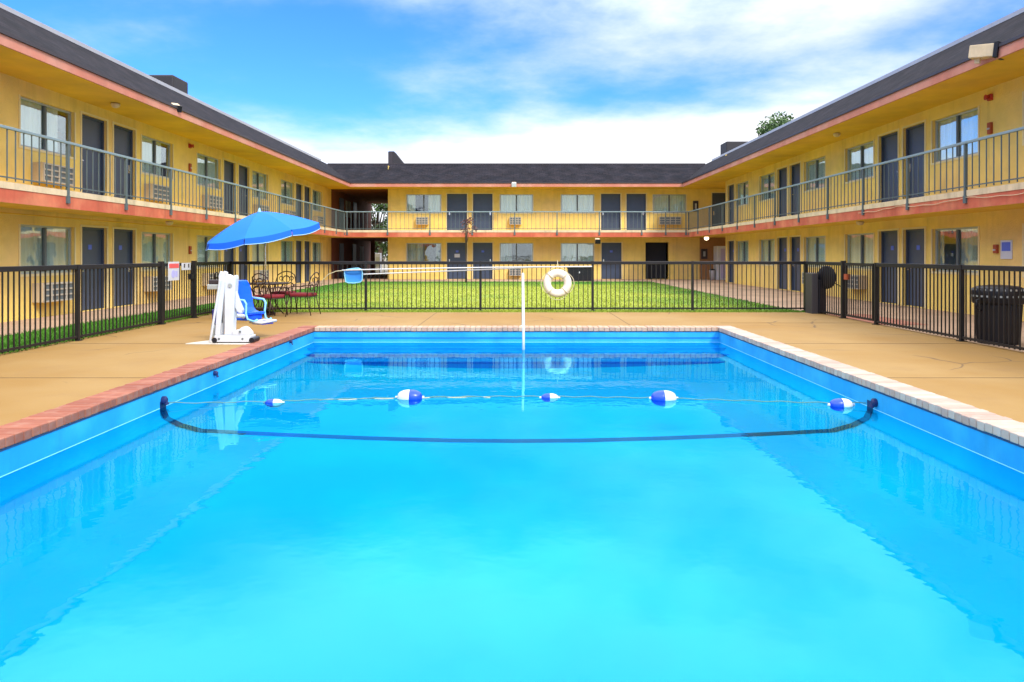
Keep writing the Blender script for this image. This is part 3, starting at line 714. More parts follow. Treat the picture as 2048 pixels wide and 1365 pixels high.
# trims: pale reveals round each opening (painted cream)
def slab(wing, fr, ua, ub, na, nb):
    mt = fr.mtx()
    g = MB(); g.box(ua, ub, na, nb, Z_RED+0.005, Z_SLAB, mt); s = g.build('balcony_slab', 'soffit', wing); return s
M_I = Matrix.Identity(4)
def wbox(wing, name, m, *b, bevel=0): g = MB(); g.box(*b); return g.build(name, m, wing, bevel=bevel)
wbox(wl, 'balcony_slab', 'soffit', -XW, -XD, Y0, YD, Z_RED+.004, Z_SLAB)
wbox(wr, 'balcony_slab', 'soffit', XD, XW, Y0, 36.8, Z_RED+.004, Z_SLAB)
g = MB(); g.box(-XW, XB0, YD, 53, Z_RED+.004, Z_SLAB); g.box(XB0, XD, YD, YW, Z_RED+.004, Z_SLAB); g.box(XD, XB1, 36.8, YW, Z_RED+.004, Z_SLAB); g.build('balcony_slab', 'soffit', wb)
# red bands and cream edges
e = 0.02
wbox(wl, 'red_band', 'fascia_red', -XD, -XD+e, Y0, YD-e, Z_RED, Z_CR); wbox(wl, 'cream_edge', 'cream', -XD, -XD+e+.012, Y0, YD-e-.012, Z_CR, Z_SLAB+.01)
wbox(wr, 'red_band', 'fascia_red', XD-e, XD, Y0, YD-e, Z_RED, Z_CR); wbox(wr, 'cream_edge', 'cream', XD-e-.012, XD, Y0, YD-e-.012, Z_CR, Z_SLAB+.01)
wbox(wb, 'red_band', 'fascia_red', -XD, XD, YD-e, YD, Z_RED, Z_CR); wbox(wb, 'cream_edge', 'cream', -XD, XD, YD-e-.012, YD, Z_CR, Z_SLAB+.01)
# upper soffits
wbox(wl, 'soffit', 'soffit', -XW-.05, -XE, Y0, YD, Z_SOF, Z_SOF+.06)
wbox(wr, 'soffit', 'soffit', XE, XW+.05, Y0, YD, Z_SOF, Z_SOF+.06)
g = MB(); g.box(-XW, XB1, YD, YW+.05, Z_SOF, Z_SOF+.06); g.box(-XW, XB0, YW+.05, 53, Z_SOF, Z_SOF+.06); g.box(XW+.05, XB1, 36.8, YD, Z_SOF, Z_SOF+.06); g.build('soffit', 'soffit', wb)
# salmon fascia and dark drip edge
wbox(wl, 'fascia', 'trim', -XE, -XE+.04, Y0, YD-.04, Z_SOF-.02, Z_FAS); wbox(wl, 'drip_edge', 'drip', -XE, -XE+.075, Y0, YD-.075, Z_FAS, Z_FAS+.06)
wbox(wr, 'fascia', 'trim', XE-.04, XE, Y0, YD-.04, Z_SOF-.02, Z_FAS); wbox(wr, 'drip_edge', 'drip', XE-.075, XE, Y0, YD-.075, Z_FAS, Z_FAS+.06)
wbox(wb, 'fascia', 'trim', -XE, XE, YD-.04, YD, Z_SOF-.02, Z_FAS); wbox(wb, 'drip_edge', 'drip', -XE, XE, YD-.075, YD, Z_FAS, Z_FAS+.06)
def roof_side(wing, sx):
    g = MB(); uvl = g.bm.loops.layers.uv.new('UVMap')
    za = Z_FAS+.05; sl = math.hypot(XR-XE, Z_ROOF-za)
    uvq(g, uvl, ((sx*XE, Y0, za), (sx*XE, YD, za), (sx*XR, YR, Z_ROOF), (sx*XR, Y0, Z_ROOF)), ((Y0, 0), (YD, 0), (YR, sl), (Y0, sl)))
    uvq(g, uvl, ((sx*XE, Y0, za), (sx*XR, Y0, Z_ROOF), (sx*18, Y0, Z_ROOF), (sx*18, Y0, za)), ((0, 0), (1, 1), (7, 1), (7, 0)))
    o = g.build('roof', 'shingle', wing)
    bd = MB(); yb = YR if sx < 0 else YR
    bd.box(min(sx*XR, sx*18), max(sx*XR, sx*18), Y0, yb, Z_ROOF-.35, Z_ROOF-.02); bd.build('roof_deck', 'rooftar', wing)
    t = MB(); a, b = sorted((sx*(XR-.03), sx*(XR+.09))); t.box(a, b, Y0, YR-1.5, Z_ROOF-.03, Z_ROOF+.08); t.build('ridge_trim', 'ridge', wing)
roof_side(wl, -1); roof_side(wr, 1)
g = MB(); uvl = g.bm.loops.layers.uv.new('UVMap'); za = Z_FAS+.05; sl = math.hypot(YR-YD, Z_ROOF-za)
uvq(g, uvl, ((-XE, YD, za), (XE, YD, za), (XR, YR, Z_ROOF), (-XR, YR, Z_ROOF)), ((-XE, 0), (XE, 0), (XR, sl), (-XR, sl)))
g.build('roof', 'shingle', wb)
g = MB(); g.box(-18, 18, YR, 53, Z_ROOF-.35, Z_ROOF-.02); g.build('roof_deck', 'rooftar', wb)
wbox(wb, 'ridge_trim', 'drip', -XR, XR, YR-.02, YR+.08, Z_ROOF-.03, Z_ROOF+.05)
# railings
pl = [1.52+2.27*i for i in range(-1, 17)]; pl = [15.26+2.27*i for i in range(-8, 11) if 15.26+2.27*i < YD-0.4]+[YD+.02]
railing(wl, frL, Y0, YD+.02, XW-9.35, Z_SLAB, pl)
pr_ = [15.25+2.25*i for i in range(-8, 11) if 15.25+2.25*i < YD-0.4]+[YD+.02]
railing(wr, frR, Y0, YD+.02, XW-9.35, Z_SLAB, pr_)
railing(wb, frB, -9.31, 9.31, YW-YD+.03, Z_SLAB, [-9.2, -7.0, -4.7, -2.4, -0.1, 2.2, 4.5, 6.8, 8.1, 9.2])
# passage at the left of the far wing
g = MB()
g.quad((XB0-.003, YW+.02, -.05), (XB0-.003, 53, -.05), (XB0-.003, 53, Z_SOF), (XB0-.003, YW+.02, Z_SOF))
g.quad((-XW+.004, YW+.3, -.05), (-XW+.004, 53, -.05), (-XW+.004, 53, Z_SOF), (-XW+.004, YW+.3, Z_SOF))
g.box(-9.25, XB0-.003, 52.6, 52.8, -.05, Z_SOF)
g.quad((-XW, YW+.2, Z_SOF-.003), (XB0, YW+.2, Z_SOF-.003), (XB0, 53, Z_SOF-.003), (-XW, 53, Z_SOF-.003))
g.quad((-XW, YW+.2, Z_RED), (XB0, YW+.2, Z_RED), (XB0, 53, Z_RED), (-XW, 53, Z_RED))
g.build('passage_lining', 'passage', wb, recalc=False)
for yy, z0 in ((43.4, 0), (46.8, 0), (43.4, Z_SLAB), (47, Z_SLAB)):
    g = MB(); g.box(-XW+.004, -XW+.05, yy, yy+.95, z0, z0+2.05); d = g.build('passage_door', 'door', wb)
for yy, z0 in ((49.0, .95), (45.0, 3.7)):
    g = MB(); g.box(-XW+.004, -XW+.03, yy, yy+1.3, z0, z0+1.0); d = g.build('passage_window', 'curtaind', wb)
wbox(wb, 'passage_post', 'passage', -10.0, -9.85, 50.2, 50.35, -.05, Z_RED); wbox(wb, 'passage_post', 'passage', -9.45, -9.3, 48, 48.15, -.05, Z_RED)
# passage guard rail at the far end of the upper floor
g = MB(); g.box(-10.5, -9.25, 52.7, 52.75, 3.68, 3.73)
for i in range(8): g.box(-10.4+.16*i, -10.385+.16*i, 52.71, 52.73, Z_SLAB, 3.68)
g.build('passage_guard', 'raild', wb)
# recess at the right corner: brown wall infill proud of the far wall
wbox(wb, 'recess_panel', mat('brown_recess_paint', (0.36, 0.17, 0.06), .85, var=.1), 10.3, 12.9, YW-.02, YW-.003, 0.0, Z_RED)
for r_ in (wl, wr, wb): fixpar(r_)

# --- air conditioners on the walls
for i, s in enumerate((6.91, 15.49, 24.07, 32.65)):
    nm = ('nearest, outside the picture', 'nearest', 'middle', 'farthest')[i]
    if i == 0: continue
    add_ac(frL, s+.38, 2.96, label='air conditioner on the left balcony, before the %s pair of doors' % nm)
    add_ac(frL, s+5.15, 2.96, label='air conditioner on the left balcony, just past the %s pair of doors' % nm)
    if i < 3:
        add_ac(frL, s+.38, .33, label='air conditioner downstairs on the left wing, before the %s pair of doors' % nm)
        add_ac(frL, s+5.15, .33, label='air conditioner downstairs on the left wing, just past the %s pair of doors' % nm)
add_ac(frR, 16.65+5.3, .33, label='pale air conditioner under the downstairs window right of the fence gate, right wing', wd=1.0)
add_ac(frR, 24.9+.4, .33, label='pale air conditioner low on the right wing behind the dark bin', wd=1.0)
add_ac(frB, bx(833), 3.06, .68, .42, 'small square air conditioner on the far balcony under the leftmost upstairs window')
add_ac(frB, bx(1019), 3.06, .66, .42, 'small square air conditioner on the far balcony between the two door pairs')
add_ac(frB, bx(1317), 3.06, 1.22, .44, 'wide dark grilled air conditioner on the far balcony under the rightmost upstairs window')
add_ac(frB, bx(1019), .2, .66, .42, 'small white air conditioner on the far ground floor above the lawn')

# --- wall fixtures
def alarm_horn(fr, u, z, label):
    c = fr.P(u, 0, z); t = thing('fire_alarm_horn', label, 'fire alarm', c, 'red fire alarm horns on the upper walls'); mt2 = Matrix.Translation(-c) @ fr.mtx()
    g = MB(); g.box(u-.07, u+.07, 0, .06, z-.07, z+.07, mt2); g.build('housing', 'red', t, bevel=.01)
    g = MB(); g.lathe([(.02, 0), (.065, .06)], (0, 0, 0), 14); o = g.build('horn_bell', 'red', t); o.matrix_local = Matrix.Translation(fr.n*.07)@Vector(fr.n).to_track_quat('Z', 'Y').to_matrix().to_4x4()
def pull_station(fr, u, z, label, h=.16):
    c = fr.P(u, 0, z); t = thing('fire_pull_station', label, 'fire alarm', c, 'fire alarm pull stations on the walls'); mt2 = Matrix.Translation(-c) @ fr.mtx()
    g = MB(); g.box(u-.06, u+.06, 0, .06, z-h, z+h*.6, mt2); g.build('box', 'orange', t, bevel=.008)
    g = MB(); g.box(u-.035, u+.035, .06, .08, z-.06, z-.03, mt2); g.build('pull_handle', 'white', t)
alarm_horn(frL, 23.5, 4.86, 'red alarm horn high on the left wing wall')
pull_station(frL, 23.5, 4.2, 'rusty red pull box on the left wing wall above the balcony rail')
pull_station(frL, 23.5, 1.55, 'rusty red pull box on the left wing wall above the pool fence')
alarm_horn(frR, 16.2, 4.85, 'red alarm horn high on the right wing wall')
pull_station(frR, 16.2, 4.2, 'pink red pull box on the right wing wall above the balcony rail')
pull_station(frR, 16.0, 1.52, 'red pull box beside the white and blue notice, right wing', .12)
c = frR.P(15.68, 0, 1.48); t = thing('wall_notice', 'white notice with a blue square on the right wing wall beside a red box', 'sign', c)
mt2 = Matrix.Translation(-c)@frR.mtx()
g = MB(); g.box(15.50, 15.86, 0, .02, 1.28, 1.68, mt2); g.build('board', 'white', t)
g = MB(); g.box(15.54, 15.82, .02, .024, 1.45, 1.64, mt2); g.build('blue_square', 'bluesign', t)
# floodlights on the eaves
def flood(loc, aim, label, sc=1.0, dark=True):
    t = thing('floodlight', label, 'floodlight', loc, 'floodlights on the eaves'); q = Vector(aim).to_track_quat('Y', 'Z').to_matrix().to_4x4()
    g = MB(); g.box(-.1*sc, .1*sc, -.17*sc, .12*sc, -.08*sc, .08*sc, q); g.build('housing', 'cream', t, bevel=.012)
    g = MB(); g.box(-.12*sc, .12*sc, .12*sc, .17*sc, -.1*sc, .1*sc, q); g.build('lens', 'black' if dark else 'white', t, bevel=.008)
    g = MB(); g.box(-.03, .03, -.12*sc, -.06*sc, -.14*sc, -.08*sc, q); g.build('bracket', 'cream', t)
flood(px(1973, 104, 14.0)+Vector((0, 0, 0)), (0.75, -1, -0.15), 'cream floodlight with dark lens on the near right eave', 1.5)
flood(px(352, 215, 19.6), (0.6, -.6, -.4), 'small dark floodlight with curled cable on the left eave', .9)
flood(px(1028, 369, 39.6), (0, -1, -.3), 'small pale floodlight in the middle of the far eave', 1.1, False)
flood(px(1195, 482, 39.5), (0, -1, -.3), 'dark floodlight under the far balcony above a downstairs window', 1.2)
# globe light (lit) in the corner
t = thing('ceiling_light', 'small lit globe lamp under the balcony in the far right corner', 'lamp', px(1413, 476, 38.8))
g = MB(); g.lathe([(.02, -.14), (.1, -.1), (.13, -.02), (.1, .04)], (0, 0, 0), 16)
em = bpy.data.materials.new('lit_globe'); em.use_nodes = True; b = em.node_tree.nodes['Principled BSDF']; b.inputs['Emission Color'].default_value = (1, .75, .5, 1); b.inputs['Emission Strength'].default_value = 2.2; b.inputs['Base Color'].default_value = (.9, .8, .7, 1)
g.build('globe', em, t, smooth=True)
g = MB(); g.lathe([(.12, .04), (.12, .07)], (0, 0, 0), 16); g.build('ceiling_plate', 'cream', t)
# small lamps under the left/right balconies
def under_lamp(p, label):
    t = thing('ceiling_light', label, 'lamp', p, 'unlit lamps under the balconies and eaves')
    g = MB(); g.lathe([(.10, 0), (.11, -.03), (.08, -.09), (.03, -.11)], (0, 0, 0), 16); g.build('shade', 'cream', t, smooth=True)
    g = MB(); g.lathe([(.06, .012), (.06, -.001)], (0, 0, 0), 12); g.build('mount', 'alud', t)
under_lamp((-9.95, 21.0, Z_RED-.002), 'cream lamp under the left balcony above a window')
under_lamp((9.9, 21.1, Z_RED-.002), 'cream lamp under the right balcony above a window')
under_lamp((-9.8, 17.9, Z_SOF-.013), 'brownish lamp under the left eave above the near doors')
under_lamp((9.75, 22.3, Z_SOF-.013), 'brownish lamp under the right eave above the doors')
# conduit and cable
g = MB(); g.tube([(-10.44, y, 2.22) for y in (11, 20, 30, 40)], .016, 6); tag(g.build('conduit', 'soffit'), 'thin brown conduit running along the left wall below the balcony', 'pipe')
g = MB(); pts = []
for i in range(60):
    y = 12.5+7.5*i/59; pts.append((9.38-.05, y, 2.56-.06*abs(math.sin((y-12.5)*1.15))-.01*math.sin(y*7)))
g.tube(pts, .008, 5); tag(g.build('cable', 'cream', smooth=True), 'loose pale cable drooping along the red band of the right balcony', 'cable')
# framed boards and vending machine in the far right corner
def framed(name, x, z, wd, h, label):
    t = thing(name, label, 'notice board', (x, YW-.03, z)); g = MB(); g.box(-wd/2, wd/2, -.05, 0, -h/2, h/2); g.build('frame', 'drip', t, bevel=.01)
    g = MB(); g.box(-wd/6, wd/6, -.055, -.05, -h/4, h/4); g.build('sheet', 'alu', t)
framed('notice_board', bx(1408), 1.42, .36, .56, 'small black framed board on the ground floor wall in the far right corner')
framed('notice_board', bx(1391), 4.1, .3, .6, 'small black framed board upstairs beside the rightmost far window')
t = thing('vending_machine', 'tall white and lavender vending machine in the far right corner', 'vending machine', (11.35, 39.9, 0))
g = MB(); g.box(-.42, .42, 0, .75, 0, 1.85); g.build('cabinet', 'white', t, bevel=.02)
g = MB(); g.box(-.22, .38, -.02, 0, .1, 1.7); g.build('front_panel', 'vend', t)
t = thing('ice_bucket_bin', 'small white bin beside the vending machine', 'bin', (10.75, 40.2, 0))
g = MB(); g.lathe([(.13, 0), (.17, .5), (.18, .52)], (0, 0, 0), 18); g.build('body', 'white', t, smooth=True); g = MB(); g.lathe([(.185, .52), (.16, .57), (.05, .6)], (0, 0, 0), 18); g.build('lid', 'black', t, smooth=True)
t = thing('bench_chest', 'black storage chest on the far walkway right of the life ring', 'chest', ((1159-1033)/FPX*38.6, 38.6, 0))
g = MB(); g.box(-.62, .62, -.3, .3, 0, .62); g.build('body', 'black', t, bevel=.02)
g = MB(); g.box(-.65, .65, -.33, .33, .622, .74); g.build('lid', 'black', t, bevel=.03)
g = MB(); g.lathe([(.05, -.33), (.05, -.345)], (-.05, 0, .45), 14, 'Y'); g.build('latch', 'white', t)

# roof top boxes
t = thing('rooftop_screen', 'dark rooftop box standing above the left wing', 'rooftop unit', (-13.0, 26, 6.55), 'dark rooftop boxes')
g = MB(); g.box(-.8, .82, 0, 1.2, 0.08, 1.22); g.build('casing', 'roofbox', t, bevel=.06); g = MB(); g.box(-.7, .7, .1, 1.1, -.05, .08); g.build('curb', 'rooftar', t)
p = px(1477, 283, 39)
t = thing('rooftop_screen', 'dark rooftop box standing above the right wing', 'rooftop unit', (p.x, p.y, 6.5), 'dark rooftop boxes')
g = MB(); g.box(-.64, .64, 0, 1.2, 0, p.z-6.5); g.build('casing', 'roofbox', t, bevel=.04)
t = thing('roof_parapet', 'dark wedge shaped vent hood on the far roof', 'rooftop unit', (px(777, 328, 45).x, 45, 6.5), 'dark rooftop boxes')
h = px(777, 303, 45).z-6.5; wdt = 35/FPX*45
mtx = Matrix.Rotation(R(90), 4, 'X')
g = MB(); g.prism([(0, 0), (wdt+.25, 0), (wdt*.31, h), (0.03, h)], -.9, 0, mtx); g.build('hood', 'roofbox', t)
g = MB(); g.box(-.02, .25, -.02, .0, 0, h-.02); g.build('end_cap', 'drip', t)

# ------------------------------------------------------------------ pool fence
def fence_run(A, B, posts, label, rz_name='pool_fence', top=1.21, big=()):
    A, B = Vector(A), Vector(B); d = (B-A); Ln = d.length; d.normalize(); ang = math.atan2(d.y, d.x)
    t = thing(rz_name, label, 'fence', A, 'black metal fence around the pool', rz=ang)
    g = MB(); g.box(0, Ln, -.022, .022, top-.075, top); g.build('top_rail', 'fence', t, bevel=.006)
    g = MB(); g.box(0, Ln, -.018, .018, .045, .08); g.build('bottom_rail', 'fence', t)
    for p in posts:
        r = .042 if p in big else .028
        g = MB(); g.box(p-r, p+r, -r-.002, r+.002, 0, top+(.03 if p in big else .004)); g.box(p-r-.03, p+r+.03, -r-.03, r+.03, 0, .012); g.build('post', 'fence', t)
    ps = sorted(posts)
    for a, b in zip(ps, ps[1:]):
        k = max(2, round((b-a)/.112)); g = MB()
        for i in range(1, k):
            u = a+(b-a)*i/k; g.box(u-.0085, u+.0085, -.0085, .0085, .03, top-.075)
        g.build('picket_panel', 'fence', t)
    return t
FX, FY = 7.0, 17.9
bxs = [-6.98, -3.68, -.88, 1.86, 4.30, 7.05]
fence_run((bxs[0], FY, 0), (bxs[-1], FY, 0), [x-bxs[0] for x in bxs], 'black picket fence along the far end of the pool deck')
def ypost(x): return 7.0*FPX/abs(x-1033)
ls = [2.3, 5.1, 7.9, 8.9, 11.68, 14.42]
ls = [0.6, 3.4, 6.2, 8.95, 11.68, 14.42]
fence_run((-7.0, .6, 0), (-7.0, 14.42, 0), [y-.6 for y in ls], 'black picket fence along the left side of the deck', big=(14.42-.6,))
fence_run((-7.0, 15.90, 0), (-7.0, FY-.05, 0), [0, FY-.05-15.9], 'short black fence piece at the far left corner of the deck', big=(0,))
fence_run((7.05, .4, 0), (7.05, 14.36, 0), [y-.4 for y in (.4, 3.2, 6.0, 8.8, 11.6, 14.36)], 'black picket fence along the right side of the deck')
fence_run((7.05, 15.80, 0), (7.05, FY-.05, 0), [0, FY-.05-15.8], 'short black fence piece at the far right corner of the deck', big=(0,))
def gate(A, B, label):
    A, B = Vector(A), Vector(B); d = B-A; Ln = d.length; ang = math.atan2(d.y, d.x)
    t = thing('pool_gate', label, 'gate', A, 'gates in the pool fence', rz=ang)
    g = MB(); g.box(.05, Ln-.05, -.02, .02, 1.14, 1.2); g.box(.05, Ln-.05, -.018, .018, .06, .1); g.box(.05, .09, -.02, .02, .1, 1.14); g.box(Ln-.09, Ln-.05, -.02, .02, .1, 1.14); g.build('gate_frame', 'fence', t)
    g = MB(); k = 11
    for i in range(1, k): u = .09+(Ln-.18)*i/k; g.box(u-.0085, u+.0085, -.0085, .0085, .1, 1.14)
    g.build('picket_panel', 'fence', t)
    g = MB(); g.box(Ln-.16, Ln-.03, -.04, .04, .84, .96); g.build('latch', 'orange' if A.x > 0 else 'black', t)
    return t
gate((-7.0, 14.47, 0), (-7.0, 15.85, 0), 'narrow gate with warning signs at the left of the deck')
gate((7.05, 14.41, 0), (7.05, 15.72, 0), 'narrow gate with rusty latch at the right of the deck')
# signs on the left gate
p0 = px(332, 523, 14.55); 
t = thing('warning_sign', 'white warning sign with red header and blue picture on the left gate', 'sign', (-6.96, 14.86, 1.06))
g = MB(); g.box(0, .012, -.23, .23, -.21, .17); g.build('board', 'white', t)
g = MB(); g.box(.012, .016, -.21, .21, .04, .13); g.build('red_header', 'pinkred', t)
g = MB(); g.lathe([(.08, .0), (.08, .004)], (.012, -.03, -.08), 16, 'X'); g.box(.012, .0155, .06, .15, -.14, -.02); g.build('blue_picture', 'lilac', t)
t = thing('gate_sign', 'small white strip sign with two dark marks on the left gate', 'sign', (-6.96, 15.42, 1.13))
g = MB(); g.box(0, .012, -.2, .2, -.08, .07); g.build('board', 'white', t)
g = MB(); g.box(.012, .016, -.12, -.07, -.03, .05); g.box(.012, .016, .08, .13, -.03, .05); g.build('dark_marks', 'drip', t)

# ------------------------------------------------------------------ life ring, net, hook
t = thing('life_ring', 'white ring buoy hanging on the far pool fence', 'life ring', (px(1115, 567, FY-.12).x, FY-.12, px(1115, 567, FY-.12).z))
g = MB(); pts = [(math.cos(a)*.25, 0, math.sin(a)*.25) for a in [2*math.pi*i/36 for i in range(36)]]
g.tube(pts, .095, 16, closed=True); g.build('ring', 'ring', t, smooth=True)
for k in range(4):
    a = math.pi/4+k*math.pi/2; g = MB(); c = Vector((math.cos(a)*.25, 0, math.sin(a)*.25))
    tan = Vector((-math.sin(a), 0, math.cos(a)))
    rp_ = []
    for i in range(18):
        b = 2*math.pi*i/18; rad = Vector((math.cos(a), 0, math.sin(a)))*math.cos(b)+Vector((0, 1, 0))*math.sin(b); rp_.append(c+rad*.1)
    g.tube(rp_, .014, 6, closed=True); g.build('strap', 'rope', t, smooth=True)
g = MB(); pts = []
for i in range(48):
    a = 2*math.pi*i/48; r = .345+.055*abs(math.sin(2*(a-math.pi/4))); pts.append((math.cos(a)*r, -.03, math.sin(a)*r))
g.tube(pts, .009, 6, closed=True); g.build('grab_line', 'rope', t, smooth=True)
g = MB(); g.tube([(0, 0, .3), (.01, .05, .42), (.0, .09, .56)], .01, 6); g.build('hanging_cord', 'rope', t)
# leaf net
Yn = FY-.09
t = thing('leaf_net', 'blue leaf skimmer net on a long pole resting along the far fence', 'pool net', (px(707, 552, Yn).x, Yn, px(707, 552, Yn).z))
fp = [(-.22, .11), (-.17, .145), (-.02, .17), (.12, .18), (.19, .15), (.215, .08), (.21, -.1), (.17, -.155), (.02, -.18), (-.12, -.175), (-.19, -.15), (-.215, 0)]
g = MB(); g.tube([(x, 0, z) for x, z in fp], .017, 8, closed=True); g.build('hoop', 'skyblue', t, smooth=True)
g = MB(); n = len(fp)
def netpt(x, z, s, dep): return (x*s, dep, z*s)
rings = [[g.bm.verts.new(netpt(x, z, s, dp)) for x, z in fp] for s, dp in ((1, 0), (.8, .03), (.45, .045), (.1, .05))]
for A, B in zip(rings, rings[1:]):
    for i in range(n): g.bm.faces.new((A[i], A[(i+1) % n], B[(i+1) % n], B[i]))
g.bm.faces.new(rings[-1]); g.build('net_bag', 'netblue', t, smooth=True)
def rel(o, q): return tuple(Vector(q)-Vector(o.location))
g = MB(); g.tube([rel(t, px(727, 549, Yn)), rel(t, px(985, 539, Yn)), rel(t, px(1100, 534, Yn))], .014, 8); g.build('pole', 'white', t)
# shepherd's hook
t = thing('shepherds_hook', 'long white rescue pole with curved hook end along the far fence', 'rescue hook', px(690, 540, Yn-.05))
g = MB(); g.tube([rel(t, px(x, y, Yn-.05)) for x, y in ((684, 541), (800, 538), (1000, 535), (1184, 533.5))], .015, 8); g.build('pole', 'white', t)
g = MB(); g.tube([rel(t, px(x, y, Yn-.05)) for x, y in ((690, 541), (672, 543), (657, 549), (646, 560), (641, 575))], .010, 8); g.build('hook', 'rope', t, smooth=True)

# ------------------------------------------------------------------ table, chairs, umbrella
TX, TY = -5.72, 16.75
t = thing('patio_table', 'round dark wrought iron table under the blue umbrella', 'table', (TX, TY, 0))
g = MB(); g.lathe([(.50, .70), (.52, .71), (.52, .725), (.50, .73)], (0, 0, 0), 32); g.build('tabletop', 'bronze', t)
for k in range(4):
    a = math.pi/4+k*math.pi/2; ca, sa = math.cos(a), math.sin(a)
    g = MB(); g.tube([(ca*.42, sa*.42, .70), (ca*.3, sa*.3, .5), (ca*.2, sa*.2, .3), (ca*.32, sa*.32, .1), (ca*.42, sa*.42, 0.005)], .014, 6); g.build('leg', 'bronze', t, smooth=True)
g = MB(); g.lathe([(.03, 0.12), (.24, .12), (.24, .16), (.03, .17)], (0, 0, 0), 20); g.build('shelf_ring', 'bronze', t)
def make_chair(label, x, y, rz):
    t = thing('patio_chair', label, 'chair', (x, y, 0), 'wrought iron patio chairs', rz=rz)
    g = MB(); g.box(-.24, .24, -.24, .24, .43, .50); g.build('cushion', 'cushion', t, bevel=.025)
    g = MB()
    g.tube([(-.24, -.24, .42), (.24, -.24, .42), (.25, .24, .42), (-.25, .24, .42)], .012, 6, closed=True); g.build('seat_frame', 'bronze', t)
    for sx in (-1, 1):
        g = MB(); g.tube([(sx*.22, -.22, .42), (sx*.25, -.27, .2), (sx*.23, -.25, .005)], .012, 6); g.build('leg', 'bronze', t, smooth=True)
        g = MB(); g.tube([(sx*.22, .22, .42), (sx*.24, .27, .2), (sx*.25, .32, .005)], .012, 6); g.build('leg', 'bronze', t, smooth=True)
        g = MB(); g.tube([(sx*.24, .24, .64), (sx*.28, .1, .66), (sx*.29, -.1, .66), (sx*.28, -.2, .63), (sx*.26, -.2, .5), (sx*.24, -.2, .42)], .012, 6); g.build('armrest', 'bronze', t, smooth=True)
    g = MB(); g.tube([(-.24, .22, .42), (-.24, .26, .7), (-.2, .31, .88), (-.1, .33, .95), (0, .34, .97), (.1, .33, .95), (.2, .31, .88), (.24, .26, .7), (.24, .22, .42)], .013, 6); bf = g.build('back_frame', 'bronze', t, smooth=True)
    g = MB()
    for cx_, cz_, r in ((-.1, .62, .085), (.1, .62, .085), (0, .78, .09), (-.12, .8, .05), (.12, .8, .05), (0, .53, .06)):
        pts = [(cx_+math.cos(a)*r*(1-.09*i/10), .27+.25*(cz_-.6), cz_+math.sin(a)*r*(1-.09*i/10)) for i, a in enumerate([2*math.pi*j/14 for j in range(20)])]
        g.tube(pts, .008, 5)
    g.build('scroll_work', 'bronze', bf)
make_chair('iron chair with dark red cushion, rightmost of the set by the fence', -4.88, 16.72, R(-100))
make_chair('iron chair with dark red cushion in front of the table', -5.40, 16.02, R(158))
make_chair('iron chair with dark red cushion partly behind the blue lift seat', -6.50, 16.70, R(95))
make_chair('iron chair between the table and the far fence', -5.55, 17.42, R(4))
# umbrella
UX, UY = TX-.02, TY
u = thing('patio_umbrella', 'blue tilted patio umbrella with scalloped valance beside the far left corner', 'umbrella', (UX, UY, 0))
g = MB(); g.tube([(0, 0, 0), (0, 0, 1.6), (-.10, 0, 2.28)], .02, 10); g.build('pole', 'steel', u, smooth=True)
g = MB(); g.lathe([(.22, 0), (.22, .05), (.05, .09), (.04, .25)], (0, 0, 0), 20); g.build('base', 'bronze', u)
NS = 8; RU = 1.29; tilt = Matrix.Translation((-.14, 0, 2.35)) @ Matrix.Rotation(R(-9.5), 4, 'Y') @ Matrix.Rotation(R(8), 4, 'X')
def canopy_pt(a, s):   # s 0..1 apex to rim; panels sag between ribs
    k = 2*math.pi/NS; ph = ((a/k) % 1.0); sag = 1-0.055*math.sin(ph*math.pi)*s
    r = RU*s*(math.cos(k/2)/math.cos((ph-.5)*k)*.6+.4)*1.0
    z = -0.47*(s**1.45)-0.03*s*math.sin(ph*math.pi)
    return tilt @ Vector((math.cos(a)*r, math.sin(a)*r, z))
A0 = R(14)
for k in range(NS):
    g = MB(); seg, rg = 8, 8; rows = []
    for j in range(rg+1):
        s = max(.02, j/rg); rows.append([g.bm.verts.new(canopy_pt(2*math.pi*(k+i/seg)/NS, s)) for i in range(seg+1)])
    for A, B in zip(rows, rows[1:]):
        for i in range(seg): g.bm.faces.new((A[i], A[i+1], B[i+1], B[i]))
    for f in g.bm.faces: f.smooth = True
    pn = g.build('canopy_panel', 'umb', u); pn.rotation_euler = (0, 0, 0)
    g = MB(); pv = None; last = []
    for i in range(seg+1):
        t_ = i/seg; a = 2*math.pi*(k+.01+t_*.98)/NS; p = canopy_pt(a, 1.0); q = canopy_pt(a, 1.02); drop = .13+.015*math.sin(t_*math.pi)
        q = Vector((q.x, q.y, p.z-drop)); last.append(q)
        if pv: g.quad(pv[0], p, q, pv[1])
        pv = (p, q)
    va = g.build('valance', 'umbv', pn)
    g = MB(); g.tube(last, .008, 5); g.build('piping', 'umbpipe', va)
g = MB(); g.lathe([(.05, 0), (.035, .03), (.02, .05), (.025, .07), (.005, .1)], tuple(tilt @ Vector((0, 0, -.01))), 12); g.build('finial', 'umbpipe', u, smooth=True)
for k in range(NS):
    a = 2*math.pi*k/NS; g = MB(); g.tube([canopy_pt(a+.001, s)-Vector((0, 0, .015)) for s in (.03, .3, .6, .97)], .006, 5); g.build('rib', 'steel', u)

